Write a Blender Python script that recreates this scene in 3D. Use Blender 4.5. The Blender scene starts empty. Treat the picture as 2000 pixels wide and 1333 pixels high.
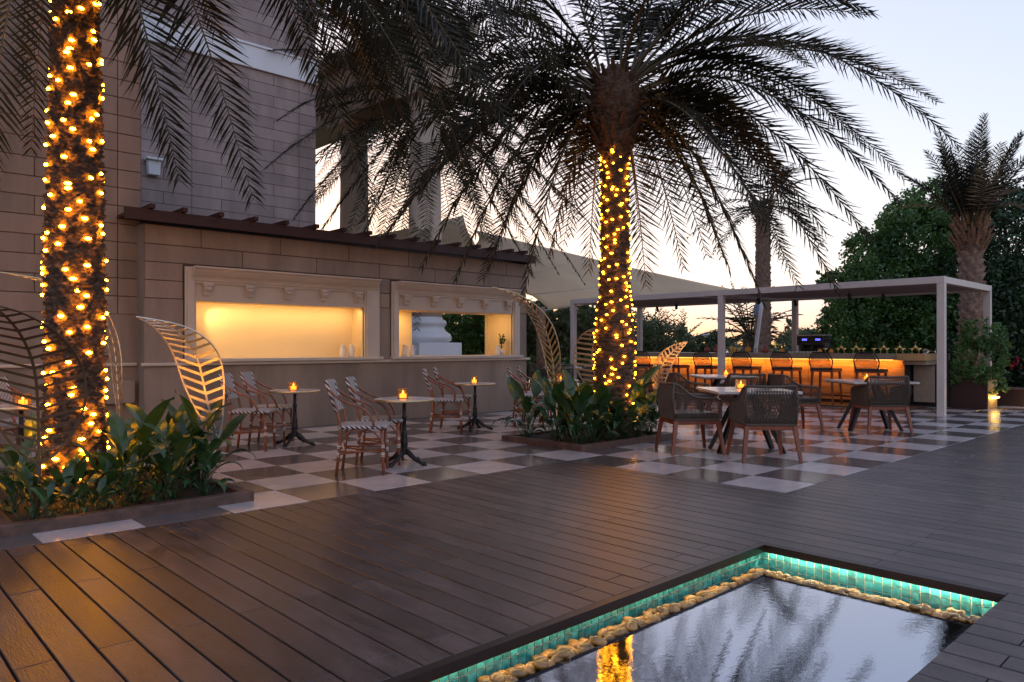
import bpy, math, random
import numpy as np
from mathutils import Vector, Matrix
random.seed(7); rng = np.random.default_rng(11)
PI = math.pi
R = math.radians
C = bpy.context.scene.collection
sc = bpy.context.scene

# ------------------------------------------------------------------ camera
F, CX, CY, H = 1438.0, 1000.0, 678.0, 1.21
_n = math.hypot(1524, 1438); S_, C_ = 1524/_n, 1438/_n        # forward = (C_, S_), right = (S_, -C_)
cam_d = bpy.data.cameras.new('camera'); cam = bpy.data.objects.new('camera', cam_d); C.objects.link(cam)
cam.location = (0, 0, H); cam.rotation_euler = (PI/2, 0, -math.atan2(C_, S_))
cam_d.sensor_width = 36; cam_d.lens = F/2000*36; cam_d.shift_y = 11.5/2000
cam_d.clip_start = 0.05; cam_d.clip_end = 3000
sc.camera = cam

# ------------------------------------------------------------------ sky
world = bpy.data.worlds.new('World'); sc.world = world; world.use_nodes = True
nt = world.node_tree; nt.nodes.clear()
wo = nt.nodes.new('ShaderNodeOutputWorld'); wb = nt.nodes.new('ShaderNodeBackground')
sky = nt.nodes.new('ShaderNodeTexSky'); sky.sky_type = 'NISHITA'; sky.sun_disc = False
SUN_AZ = math.atan2(C_*0 + 0.50, 0.87)   # compass angle of the sunset from +Y towards +X
sky.sun_elevation = R(1.5); sky.sun_rotation = R(30); sky.air_density = 1.0; sky.dust_density = 1.2; sky.ozone_density = 2.2
gm = nt.nodes.new('ShaderNodeGamma'); gm.inputs[1].default_value = 0.36
hs = nt.nodes.new('ShaderNodeHueSaturation'); hs.inputs['Saturation'].default_value = 1.18
tn = nt.nodes.new('ShaderNodeMix'); tn.data_type = 'RGBA'; tn.blend_type = 'MULTIPLY'; tn.inputs['Factor'].default_value = 1
tn.inputs[7].default_value = (1.0, 0.905, 0.975, 1)
nt.links.new(sky.outputs[0], gm.inputs[0]); nt.links.new(gm.outputs[0], hs.inputs['Color'])
sp_ = nt.nodes.new('ShaderNodeSeparateColor'); cb_ = nt.nodes.new('ShaderNodeCombineColor'); pb_ = nt.nodes.new('ShaderNodeMath'); pb_.operation = 'POWER'; pb_.inputs[1].default_value = 0.44
nt.links.new(hs.outputs[0], sp_.inputs[0]); nt.links.new(sp_.outputs[0], cb_.inputs[0]); nt.links.new(sp_.outputs[1], cb_.inputs[1]); nt.links.new(sp_.outputs[2], pb_.inputs[0]); nt.links.new(pb_.outputs[0], cb_.inputs[2])
nt.links.new(cb_.outputs[0], tn.inputs[6]); nt.links.new(tn.outputs[2], wb.inputs[0]); nt.links.new(wb.outputs[0], wo.inputs[0])
wb.inputs[1].default_value = 1.08
sc.view_settings.view_transform = 'Standard'; sc.view_settings.look = 'None'
sc.view_settings.exposure = 0.0; sc.view_settings.gamma = 1.0; sc.view_settings.use_curve_mapping = False
sc.render.engine = 'CYCLES'
sc.cycles.use_denoising = True
try: sc.cycles.denoiser = 'OPENIMAGEDENOISE'
except Exception: pass
sc.cycles.max_bounces = 6; sc.cycles.diffuse_bounces = 3; sc.cycles.glossy_bounces = 3; sc.cycles.transparent_max_bounces = 6
sc.cycles.sample_clamp_indirect = 4.0; sc.cycles.caustics_reflective = False; sc.cycles.caustics_refractive = False
sc.cycles.use_light_tree = True

# ------------------------------------------------------------------ helpers: places
def RF(r, f): return (S_*r + C_*f, -C_*r + S_*f)
def P(px, py, d):
    r = (px-CX)/F*d; x, y = RF(r, d); return Vector((x, y, H-(py-CY)*d/F))
def G(px, py, z=0.0):
    d = F*(H-z)/(py-CY); r = (px-CX)/F*d; x, y = RF(r, d); return Vector((x, y, z))
def XonY(px, Y):
    k = (px-CX)/F; d = Y/(S_-C_*k); return (S_*k+C_)*d
def ZonY(px, py, Y):
    k = (px-CX)/F; d = Y/(S_-C_*k); return H-(py-CY)/F*d
def ZonX(px, py, X):
    k = (px-CX)/F; d = X/(S_*k+C_); return H-(py-CY)/F*d
def YonX(px, X):
    k = (px-CX)/F; d = X/(S_*k+C_); return (S_-C_*k)*d

# ------------------------------------------------------------------ helpers: materials
def mat(name, col, rough=0.6, metal=0.0, noise=None, bump=None, emit=None, spec=0.5, coat=0.0, trans=0.0, alpha=None, ior=None, sheen=0):
    """noise = (scale, amount, (sx,sy,sz), second colour or None); bump = (scale, strength, distance, stretch)"""
    m = bpy.data.materials.new(name); m.use_nodes = True; t = m.node_tree; b = t.nodes['Principled BSDF']
    b.inputs['Base Color'].default_value = (*col, 1); b.inputs['Roughness'].default_value = rough
    b.inputs['Metallic'].default_value = metal; b.inputs['Specular IOR Level'].default_value = spec
    if coat: b.inputs['Coat Weight'].default_value = coat; b.inputs['Coat Roughness'].default_value = 0.15
    if trans: b.inputs['Transmission Weight'].default_value = trans
    if ior: b.inputs['IOR'].default_value = ior
    if emit: b.inputs['Emission Color'].default_value = (*emit[0], 1); b.inputs['Emission Strength'].default_value = emit[1]
    tc = t.nodes.new('ShaderNodeTexCoord')
    def tex(scale, stretch, detail=5, rgh=0.6):
        mp = t.nodes.new('ShaderNodeMapping'); mp.inputs['Scale'].default_value = stretch or (1, 1, 1)
        g = t.nodes.new('ShaderNodeNewGeometry'); t.links.new(g.outputs['Position'], mp.inputs[0])
        n = t.nodes.new('ShaderNodeTexNoise'); n.inputs['Scale'].default_value = scale; n.inputs['Detail'].default_value = detail
        n.inputs['Roughness'].default_value = rgh
        t.links.new(mp.outputs[0], n.inputs['Vector']); return n
    if noise:
        sc_, am, st, c2 = noise
        n = tex(sc_, st); r = t.nodes.new('ShaderNodeValToRGB'); t.links.new(n.outputs[0], r.inputs[0])
        c2 = c2 or tuple(c*(1-am) for c in col)
        hi = tuple(min(1, c*(1+am*0.6)) for c in col)
        r.color_ramp.elements[0].position = 0.3; r.color_ramp.elements[0].color = (*c2, 1)
        r.color_ramp.elements[1].position = 0.7; r.color_ramp.elements[1].color = (*hi, 1)
        # a second, object-wide drift in tone
        oi = t.nodes.new('ShaderNodeObjectInfo'); mr = t.nodes.new('ShaderNodeMapRange')
        mr.inputs[3].default_value = 1-am*0.35; mr.inputs[4].default_value = 1+am*0.35
        t.links.new(oi.outputs['Random'], mr.inputs[0])
        mx = t.nodes.new('ShaderNodeMix'); mx.data_type = 'RGBA'; mx.blend_type = 'MULTIPLY'; mx.inputs['Factor'].default_value = 1
        t.links.new(r.outputs[0], mx.inputs[6]); t.links.new(mr.outputs[0], mx.inputs[7])
        t.links.new(mx.outputs[2], b.inputs['Base Color'])
        rr = t.nodes.new('ShaderNodeMapRange'); rr.inputs[3].default_value = max(0.03, rough-0.12*min(1, am*2)); rr.inputs[4].default_value = min(1, rough+0.12*min(1, am*2))
        t.links.new(n.outputs[0], rr.inputs[0]); t.links.new(rr.outputs[0], b.inputs['Roughness'])
    if bump:
        sc_, st_, di, stretch = bump
        n = tex(sc_, stretch, 6); bp = t.nodes.new('ShaderNodeBump'); bp.inputs['Strength'].default_value = st_; bp.inputs['Distance'].default_value = di
        t.links.new(n.outputs[0], bp.inputs['Height']); t.links.new(bp.outputs[0], b.inputs['Normal'])
    return m
def emis(name, col, st):
    m = bpy.data.materials.new(name); m.use_nodes = True; t = m.node_tree; t.nodes.clear()
    o = t.nodes.new('ShaderNodeOutputMaterial'); e = t.nodes.new('ShaderNodeEmission')
    e.inputs[0].default_value = (*col, 1); e.inputs[1].default_value = st; t.links.new(e.outputs[0], o.inputs[0]); return m
def leafmat(name, c1, c2, rough=0.45, trans=0.25, scale=6.0, spec=0.5):
    m = mat(name, c1, rough, noise=(scale, 0.5, None, c2), spec=spec); t = m.node_tree; b = t.nodes['Principled BSDF']
    o = [n for n in t.nodes if n.type == 'OUTPUT_MATERIAL'][0]
    tr = t.nodes.new('ShaderNodeBsdfTranslucent'); mx = t.nodes.new('ShaderNodeMixShader'); mx.inputs[0].default_value = trans
    tr.inputs[0].default_value = (c1[0]*1.6, c1[1]*1.6, c1[2]*1.0, 1)
    t.links.new(b.outputs[0], mx.inputs[1]); t.links.new(tr.outputs[0], mx.inputs[2]); t.links.new(mx.outputs[0], o.inputs[0]); return m
def stripes(m, c1, c2, coord='Object', vec=(1, 0, 0), freq=60, duty=0.5, vec2=None, freq2=0, bumpd=0.0015):
    """woven stripes: a zigzag of two colours in object space"""
    t = m.node_tree; b = t.nodes['Principled BSDF']; tc = t.nodes.new('ShaderNodeTexCoord')
    def dot(v):
        n = t.nodes.new('ShaderNodeVectorMath'); n.operation = 'DOT_PRODUCT'; n.inputs[1].default_value = v
        t.links.new(tc.outputs[coord], n.inputs[0]); return n.outputs['Value']
    def ma(op, a, bb=None):
        n = t.nodes.new('ShaderNodeMath'); n.operation = op
        if hasattr(a, 'links'): t.links.new(a, n.inputs[0])
        else: n.inputs[0].default_value = a
        if bb is not None:
            if hasattr(bb, 'links'): t.links.new(bb, n.inputs[1])
            else: n.inputs[1].default_value = bb
        return n.outputs[0]
    u = ma('MULTIPLY', dot(vec), freq)
    if vec2: u = ma('ADD', u, ma('PINGPONG', ma('MULTIPLY', dot(vec2), freq2), 1.0))
    st = ma('GREATER_THAN', ma('FRACT', u), duty)
    mx = t.nodes.new('ShaderNodeMix'); mx.data_type = 'RGBA'; t.links.new(st, mx.inputs['Factor'])
    mx.inputs[6].default_value = (*c1, 1); mx.inputs[7].default_value = (*c2, 1); t.links.new(mx.outputs[2], b.inputs['Base Color'])
    bp = t.nodes.new('ShaderNodeBump'); bp.inputs['Distance'].default_value = bumpd; bp.inputs['Strength'].default_value = 0.6
    t.links.new(ma('PINGPONG', u, 0.5), bp.inputs['Height']); t.links.new(bp.outputs[0], b.inputs['Normal']); return m

M = {}
M['deck'] = mat('deck_wood', (0.068, 0.045, 0.038), 0.36, noise=(3.2, 0.8, (3.5, 1.0, 1), (0.030, 0.020, 0.018)), bump=(38, 1.0, 0.0026, (3.5, 0.5, 1)), spec=0.6)
M['deck_gap_shade'] = mat('under_deck_shade', (0.012, 0.010, 0.010), 0.9)  # near black, shade between the boards put into the colour
M['tile_light'] = mat('light_stone_tile', (0.47, 0.41, 0.385), 0.24, noise=(4, 0.14, None, (0.40, 0.35, 0.33)), bump=(40, 0.08, 0.001, None))
M['tile_dark'] = mat('dark_stone_tile', (0.100, 0.086, 0.080), 0.20, noise=(4, 0.3, None, (0.085, 0.073, 0.070)), bump=(40, 0.08, 0.001, None))
M['grout'] = mat('grout', (0.09, 0.08, 0.08), 0.8)
M['ground'] = mat('sandy_ground', (0.16, 0.13, 0.11), 0.9, noise=(0.8, 0.3, None, None))
M['grass'] = mat('grass', (0.05, 0.09, 0.02), 0.9, noise=(3, 0.5, None, None))
M['stucco'] = mat('beige_stucco', (0.275, 0.212, 0.168), 0.85, noise=(1.5, 0.30, (1.6, 1.6, .35), None), bump=(90, 0.25, 0.002, None))
M['stucco2'] = mat('pinkish_block', (0.37, 0.285, 0.265), 0.85, noise=(1.5, 0.28, (1.4, 1.4, .35), None), bump=(90, 0.25, 0.002, None))
M['joint'] = mat('block_joint', (0.09, 0.055, 0.042), 0.9)
M['cream'] = mat('cream_moulding', (0.52, 0.44, 0.36), 0.55, noise=(3, 0.10, None, None))
M['niche'] = mat('niche_plaster', (0.74, 0.56, 0.32), 0.7, noise=(1.5, 0.06, None, None))
M['white'] = mat('white_paint', (0.78, 0.78, 0.80), 0.5, noise=(2, 0.06, None, None))
M['portico'] = mat('portico_stone', (0.55, 0.43, 0.33), 0.7, noise=(1.0, 0.12, None, None))
M['redwood'] = mat('dark_red_timber', (0.040, 0.012, 0.009), 0.6, noise=(8, 0.4, (1, 6, 6), None))
M['bark'] = mat('palm_bark', (0.15, 0.076, 0.040), 0.8, noise=(22, 0.8, (1, 1, 2.5), (0.018, 0.009, 0.006)), bump=(45, 0.9, 0.012, (1, 1, 2.2)))
M['bark2'] = mat('scaly_palm_bark', (0.23, 0.145, 0.10), 0.85, noise=(14, 0.5, None, (0.10, 0.06, 0.045)), bump=(40, 0.6, 0.008, None))
M['boot'] = mat('cut_frond_base', (0.26, 0.13, 0.065), 0.75, noise=(12, 0.45, (1, 1, 3), (0.10, 0.05, 0.03)), bump=(50, 0.5, 0.004, None))
M['boot_dark'] = mat('dark_frond_base', (0.11, 0.048, 0.022), 0.8, noise=(12, 0.6, (1, 1, 3), (0.030, 0.014, 0.008)), bump=(50, 0.5, 0.004, None))
M['rachis'] = mat('frond_stalk', (0.10, 0.070, 0.030), 0.5)
M['frond'] = leafmat('palm_leaflet', (0.029, 0.028, 0.013), (0.012, 0.011, 0.006), 0.6, 0.10, 2.5, 0.25)
M['frond_dry'] = leafmat('dry_palm_leaflet', (0.17, 0.115, 0.06), (0.10, 0.06, 0.03), 0.6, 0.12, 2.5)
M['frond_brown'] = leafmat('browned_palm_leaflet', (0.085, 0.055, 0.026), (0.040, 0.026, 0.013), 0.6, 0.12, 2.5, 0.25)
M['ficus'] = leafmat('broad_leaf', (0.075, 0.150, 0.035), (0.028, 0.065, 0.020), 0.4, 0.28, 1.3)
M['ficus_dark'] = leafmat('dark_leaf', (0.038, 0.078, 0.026), (0.014, 0.034, 0.014), 0.45, 0.12, 2.0)
M['hedge'] = leafmat('hedge_leaf', (0.08, 0.16, 0.03), (0.04, 0.09, 0.02), 0.5, 0.25, 3)
M['bush'] = leafmat('bush_leaf', (0.11, 0.14, 0.07), (0.05, 0.075, 0.04), 0.5, 0.2, 2)
M['lily'] = leafmat('peace_lily_leaf', (0.034, 0.085, 0.024), (0.013, 0.036, 0.012), 0.32, 0.16, 7, 0.6)
M['soil'] = mat('soil', (0.035, 0.024, 0.016), 0.95, noise=(30, 0.5, None, None), bump=(40, 0.8, 0.01, None))
M['kerb'] = mat('brown_stone_kerb', (0.11, 0.055, 0.040), 0.6, noise=(12, 0.5, None, (0.05, 0.028, 0.02)), bump=(30, 0.4, 0.004, None))
M['gold'] = mat('brass_metal', (0.62, 0.47, 0.27), 0.33, 0.85, noise=(6, 0.2, None, None))
M['goldglass'] = mat('golden_glass', (0.85, 0.60, 0.22), 0.25, 0.25)  # bright, barely metallic gold stands in for bar LED light on the glasses
M['shaded'] = mat('shaded_metal', (0.11, 0.058, 0.030), 0.45, 0.5, noise=(6, 0.25, None, None))  # colour darkened so the big left leaf screen looks unlit
M['champagne'] = mat('champagne_metal', (0.66, 0.63, 0.57), 0.3, 0.6, noise=(6, 0.12, None, None))
M['rattan'] = mat('rattan_cane', (0.25, 0.078, 0.028), 0.33, noise=(25, 0.45, (1, 1, 0.4), (0.12, 0.035, 0.015)), coat=0.3)
M['weave'] = stripes(mat('black_white_weave', (0.5, 0.5, 0.5), 0.55), (0.47, 0.42, 0.39), (0.040, 0.034, 0.036), 'Object', (0.6, 0, 1), 34, 0.66, (0, 1, 0), 52)
M['weave_seat'] = stripes(mat('black_white_seat_weave', (0.5, 0.5, 0.5), 0.55), (0.47, 0.42, 0.39), (0.040, 0.034, 0.036), 'Object', (1, 0, 0.4), 40, 0.72, (0, 1, 0), 56)
M['weave_edge'] = stripes(mat('woven_edge', (0.5, 0.5, 0.5), 0.55), (0.6, 0.57, 0.56), (0.03, 0.025, 0.03), 'Object', (1, 0.7, 1), 22, 0.45)
M['wrap'] = stripes(mat('leg_binding', (0.5, 0.5, 0.5), 0.5), (0.62, 0.6, 0.58), (0.30, 0.1, 0.04), 'Object', (0, 0, 1), 62, 0.5)
M['iron'] = mat('black_cast_iron', (0.012, 0.012, 0.014), 0.35, 0.3, noise=(20, 0.3, None, None))
M['marble'] = mat('pale_marble_top', (0.60, 0.54, 0.50), 0.18, noise=(5, 0.25, None, None))
M['teak'] = mat('teak_wood', (0.20, 0.045, 0.018), 0.38, noise=(14, 0.4, (3, 3, 0.5), (0.11, 0.026, 0.012)), coat=0.2)
M['rope'] = mat('taupe_rope', (0.092, 0.064, 0.046), 0.75, noise=(60, 0.4, None, None))
M['cushion'] = mat('dark_leather_cushion', (0.030, 0.026, 0.026), 0.32, noise=(12, 0.3, None, None), bump=(14, 0.3, 0.006, None))
M['whiteframe'] = mat('taupe_white_steel', (0.58, 0.50, 0.46), 0.45, noise=(2, 0.1, None, None))
M['louvre'] = mat('brown_louvre', (0.36, 0.235, 0.21), 0.6, noise=(6, 0.25, (4, 0.5, 1), None))
M['sail'] = leafmat('beige_sail_cloth', (0.55, 0.44, 0.31), (0.48, 0.37, 0.26), 0.8, 0.5, 0.5)
M['seam'] = mat('sail_seam', (0.16, 0.12, 0.09), 0.8)
M['mosaic'] = mat('teal_glass_mosaic', (0.028, 0.21, 0.26), 0.15, noise=(30, 0.8, None, (0.008, 0.10, 0.13)), spec=0.7)
M['mgrout'] = mat('mosaic_grout', (0.62, 0.56, 0.42), 0.7)
M['pebble'] = mat('ochre_pebble', (0.37, 0.18, 0.042), 0.32, noise=(14, 0.9, None, (0.13, 0.070, 0.025)), spec=0.6)
M['poolfloor'] = mat('black_pool_floor', (0.008, 0.009, 0.011), 0.3)
M['lip'] = mat('dark_bronze_lip', (0.022, 0.011, 0.008), 0.4, 0.2)
M['glass'] = mat('amber_votive_glass', (1.0, 0.66, 0.32), 0.08, trans=0.88, ior=1.3)  # amber tint deepened to strengthen the candle glow
M['clear'] = mat('clear_glass', (0.9, 0.92, 0.92), 0.05, trans=0.9, ior=1.3)
M['wax'] = mat('candle_wax', (0.8, 0.45, 0.15), 0.5, emit=((1.0, 0.34, 0.04), 5))  # wax emits by itself to imitate the flame glowing through it
M['flame'] = emis('candle_flame', (1.0, 0.50, 0.12), 22)
M['bulb'] = emis('warm_bulb', (1.0, 0.35, 0.010), 125)
M['bulb_soft'] = emis('warm_bulb_soft', (1.0, 0.34, 0.008), 54)
M['wire'] = mat('dark_wire', (0.015, 0.010, 0.006), 0.6)
M['led'] = emis('warm_led_strip', (1.0, 0.45, 0.09), 2.6)
M['led_pool'] = emis('pool_led_strip', (1.0, 0.76, 0.42), 85)
M['led_pool_dim'] = emis('pool_led_strip_dim', (1.0, 0.70, 0.33), 22.0)
M['uplight'] = emis('ground_light', (1.0, 0.60, 0.14), 26)
M['onyx'] = mat('honey_stone_panel', (0.52, 0.25, 0.085), 0.3, noise=(3.0, 0.7, (1, 0.35, 5), (0.24, 0.095, 0.03)))
M['counter'] = mat('grey_brown_counter', (0.34, 0.26, 0.20), 0.3, noise=(5, 0.2, None, None))
M['tan'] = mat('tan_counter_end', (0.42, 0.27, 0.13), 0.4, noise=(5, 0.15, None, None))
M['darkwood'] = mat('dark_brown_wood', (0.045, 0.026, 0.018), 0.5, noise=(10, 0.4, (1, 1, 0.3), None))
M['black'] = mat('black_plastic', (0.012, 0.012, 0.013), 0.4)
M['ceramic'] = mat('white_ceramic', (0.68, 0.62, 0.56), 0.3)
M['steel'] = mat('brushed_steel', (0.45, 0.45, 0.47), 0.3, 0.8)
M['bluelight'] = emis('blue_display', (0.12, 0.13, 1.0), 2.2)
M['fruit_o'] = mat('orange_fruit', (0.70, 0.28, 0.05), 0.4)
M['fruit_r'] = mat('red_fruit', (0.34, 0.07, 0.06), 0.4)
M['fruit_y'] = mat('golden_drink', (0.80, 0.48, 0.10), 0.25)
M['flower'] = mat('red_flower', (0.55, 0.03, 0.06), 0.6)
M['steelblue'] = mat('pale_blue_banner', (0.24, 0.28, 0.38), 0.7)
M['spotglow'] = emis('spot_lens', (1.0, 0.62, 0.3), 6)

# ------------------------------------------------------------------ helpers: meshes and objects
class MB:
    def __init__(s): s.v = []; s.f = []; s.mi = []; s.n = 0
    def add(s, v, f, mi=0):
        s.v.extend([tuple(p) for p in v]); s.f.extend([tuple(i+s.n for i in q) for q in f]); s.mi.extend([mi]*len(f)); s.n += len(v); return s
    def box(s, c, d, rot=None, mi=0, taper=1.0):
        x, y, z = d[0]/2, d[1]/2, d[2]/2; t = taper
        v = [Vector(p) for p in ((-x*t, -y*t, -z), (x*t, -y*t, -z), (x*t, y*t, -z), (-x*t, y*t, -z), (-x, -y, z), (x, -y, z), (x, y, z), (-x, y, z))]
        if rot is not None: v = [rot @ p for p in v]
        c = Vector(c); return s.add([p+c for p in v], [(0, 3, 2, 1), (4, 5, 6, 7), (0, 1, 5, 4), (1, 2, 6, 5), (2, 3, 7, 6), (3, 0, 4, 7)], mi)
    def bbox(s, a, b, mi=0):
        return s.box([(a[i]+b[i])/2 for i in range(3)], [abs(b[i]-a[i]) for i in range(3)], None, mi)
    def beam(s, a, b, w, h, w2=None, h2=None, up=(0, 0, 1), mi=0):
        a, b = Vector(a), Vector(b); t = (b-a).normalized(); u = Vector(up)
        if abs(t.dot(u)) > 0.98: u = Vector((1, 0, 0))
        sd = t.cross(u).normalized(); u = sd.cross(t); w2 = w if w2 is None else w2; h2 = h if h2 is None else h2
        v = [a+sd*x*w/2+u*y*h/2 for x, y in ((-1, -1), (1, -1), (1, 1), (-1, 1))]+[b+sd*x*w2/2+u*y*h2/2 for x, y in ((-1, -1), (1, -1), (1, 1), (-1, 1))]
        return s.add(v, [(0, 1, 2, 3), (7, 6, 5, 4), (4, 5, 1, 0), (5, 6, 2, 1), (6, 7, 3, 2), (7, 4, 0, 3)], mi)
    def tube(s, pts, r, n=7, mi=0, cap=True):
        pts = [Vector(p) for p in pts]; k = len(pts); rs = r if isinstance(r, (list, tuple)) else [r]*k
        vs = []; u = None
        for i, p in enumerate(pts):
            t = (pts[min(i+1, k-1)]-pts[max(i-1, 0)]).normalized()
            if u is None: u = t.cross(Vector((0, 0, 1)) if abs(t.z) < 0.9 else Vector((1, 0, 0))).normalized()
            else: u = (u-t*u.dot(t)).normalized()
            w = t.cross(u)
            vs += [p+(u*math.cos(2*PI*j/n)+w*math.sin(2*PI*j/n))*rs[i] for j in range(n)]
        fs = [(i*n+j, i*n+(j+1) % n, (i+1)*n+(j+1) % n, (i+1)*n+j) for i in range(k-1) for j in range(n)]
        if cap: fs += [tuple(range(n-1, -1, -1)), tuple((k-1)*n+j for j in range(n))]
        return s.add(vs, fs, mi)
    def lathe(s, prof, n=20, c=(0, 0, 0), mi=0):
        vs = [(c[0]+r*math.cos(2*PI*j/n), c[1]+r*math.sin(2*PI*j/n), c[2]+z) for r, z in prof for j in range(n)]
        k = len(prof); fs = [(i*n+j, i*n+(j+1) % n, (i+1)*n+(j+1) % n, (i+1)*n+j) for i in range(k-1) for j in range(n)]
        fs += [tuple(range(n-1, -1, -1)), tuple((k-1)*n+j for j in range(n))]; return s.add(vs, fs, mi)
    def strip(s, A, B, mi=0):
        k = len(A); return s.add(list(A)+list(B), [(i, i+1, k+i+1, k+i) for i in range(k-1)], mi)
    def extrude(s, poly, a, b, mi=0):
        """poly: list of (y,z) extruded along x from a to b"""
        n = len(poly); v = [(a, y, z) for y, z in poly]+[(b, y, z) for y, z in poly]
        return s.add(v, [tuple(range(n)), tuple(range(2*n-1, n-1, -1))]+[(i, n+i, n+(i+1) % n, (i+1) % n) for i in range(n)], mi)
    def mesh(s, name, mats, smooth=False):
        me = bpy.data.meshes.new(name); me.from_pydata(s.v, [], s.f)
        for m in (mats if isinstance(mats, (list, tuple)) else [mats]): me.materials.append(m)
        if any(s.mi): me.polygons.foreach_set('material_index', s.mi)
        if smooth: me.polygons.foreach_set('use_smooth', [True]*len(s.f))
        me.update(); return me
    def build(s, name, mats, parent=None, smooth=False, bevel=0, **k):
        return obj(name, s.mesh(name, mats, smooth), parent, bevel=bevel, **k)
def obj(name, me, parent=None, loc=None, rz=None, bevel=0, **k):
    o = bpy.data.objects.new(name, me); C.objects.link(o)
    if parent is not None: o.parent = parent
    if loc is not None: o.location = loc
    if rz is not None: o.rotation_euler = (0, 0, rz)
    if bevel:
        b = o.modifiers.new('bevel', 'BEVEL'); b.width = bevel; b.segments = 2; b.limit_method = 'ANGLE'
    for a, v in k.items(): o[a] = v
    return o
def thing(name, label, cat, loc=(0, 0, 0), rz=0, group=None):
    o = bpy.data.objects.new(name, None); C.objects.link(o); o.location = loc; o.rotation_euler = (0, 0, rz)
    o.empty_display_size = 0.1; o['label'] = label; o['category'] = cat
    if group: o['group'] = group
    return o
def structure(name, loc=(0, 0, 0)):
    o = bpy.data.objects.new(name, None); C.objects.link(o); o.location = loc; o['kind'] = 'structure'; return o
KIDS = {}
def kids(o): return [c for c in bpy.data.objects if c.parent is o]
def dup(o, loc, rz, label, parts=None):
    r = o.copy(); C.objects.link(r); r.location = loc; r.rotation_euler = (0, 0, rz); r['label'] = label
    for ch in (parts or kids(o)):
        c = ch.copy(); C.objects.link(c); c.parent = r
        for g in kids(ch):
            d = g.copy(); C.objects.link(d); d.parent = c
    return r
def npmesh(name, V, Fq, mt, smooth=False):
    V = np.asarray(V, np.float32); Fq = np.asarray(Fq, np.int32); me = bpy.data.meshes.new(name); k = Fq.shape[1]
    me.vertices.add(len(V)); me.vertices.foreach_set('co', V.ravel()); me.loops.add(Fq.size); me.loops.foreach_set('vertex_index', Fq.ravel())
    me.polygons.add(len(Fq)); me.polygons.foreach_set('loop_start', np.arange(0, Fq.size, k, dtype=np.int32))
    if smooth: me.polygons.foreach_set('use_smooth', np.ones(len(Fq), bool))
    me.update(calc_edges=True)
    for m in (mt if isinstance(mt, (list, tuple)) else [mt]): me.materials.append(m)
    return me
def bez(a, b, c, n): return [a*(1-t)**2+b*2*t*(1-t)+c*t*t for t in [i/(n-1) for i in range(n)]]

# ================================================================== THE SETTING
PX0, PX1, PY0, PY1 = 0.55, 4.262, 0.96, 2.262           # pool opening
def ring(m, z, x0, x1, y0, y1, mi=0):                    # a sheet with the pool cut out of it
    for a, b, c, d in ((x0, PX0, y0, y1), (PX1, x1, y0, y1), (PX0, PX1, y0, PY0), (PX0, PX1, PY1, y1)):
        m.add([(a, c, z), (b, c, z), (b, d, z), (a, d, z)], [(0, 1, 2, 3)], mi)
m = MB(); ring(m, -0.045, -400, 500, -300, 600); m.build('ground', M['ground'], kind='structure')
m = MB(); ring(m, -0.034, -6, 5.80, -6, 5.27); m.add([(5.80, -6, -0.034), (19, -6, -0.034), (19, 2.86, -0.034), (5.80, 2.86, -0.034)], [(0, 1, 2, 3)])
m.build('deck_shade_sheet', M['deck_gap_shade'], kind='structure')  # dark sheet laid under the boards so their gaps look shaded
deck = structure('deck'); _bm = {}
def board(x, y0, y1, single=True):
    L = round(y1-y0, 3)
    if L < 0.04: return
    if L not in _bm:
        b = MB(); w = 0.1355/2; l = L/2-0.0022; ch = 0.003
        b.add([(-w, -l, -0.024), (w, -l, -0.024), (w, l, -0.024), (-w, l, -0.024), (-w, -l, -ch), (w, -l, -ch), (w, l, -ch), (-w, l, -ch), (-w+ch, -l+ch*.5, 0), (w-ch, -l+ch*.5, 0), (w-ch, l-ch*.5, 0), (-w+ch, l-ch*.5, 0)],
              [(0, 1, 5, 4), (1, 2, 6, 5), (2, 3, 7, 6), (3, 0, 4, 7), (4, 5, 9, 8), (5, 6, 10, 9), (6, 7, 11, 10), (7, 4, 8, 11), (8, 9, 10, 11)])
        for sy in (-1, 1):
            for sx in (-0.035, 0.035):
                b.box((sx, sy*(l-0.03), 0.0002), (0.006, 0.006, 0.0006), mi=1)
        _bm[L] = b.mesh('board', [M['deck'], M['black']])
    obj('board', _bm[L], deck, (x, (y0+y1)/2, rng.uniform(-0.0008, 0.0008)))
rest = MB()
def infr(x, y0, y1):                                     # does the camera see any of this strip?
    for y in np.linspace(y0, y1, 9):
        f = C_*x+S_*y; r = S_*x-C_*y
        if f > 2.2 and abs(r) < 0.74*f and f < 15: return True
    return False
even, odd = [-4.0, -2.0, -0.3, 1.60, 3.285, 5.1, 7], [-3.2, -1.2, 0.76, 2.44, 4.285, 6.2]
for k in range(-30, 128):
    x = 0.60+0.1435*k; xe = x+0.07
    top = 5.285 if xe < 5.90 else 2.884
    cuts = [c for c in (even if k % 2 == 0 else odd)]
    if k % 6 in (2, 3): cuts = [c+0.0 for c in cuts]
    spans = [(-4.0, top)]
    if x+0.06 > PX0 and x-0.06 < PX1: spans = [(-4.0, PY0-0.001), (PY1+0.001, top)]
    for a, b in spans:
        cs = [a]+[c for c in cuts if a+0.08 < c < b-0.08]+[b]
        for y0, y1 in zip(cs[:-1], cs[1:]):
            if infr(x, y0, y1): board(x, y0, y1)
            else: rest.box((x, (y0+y1)/2, -0.012), (0.1355, y1-y0-0.004, 0.024))
rest.build('board', M['deck'], deck, kind='stuff')
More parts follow.
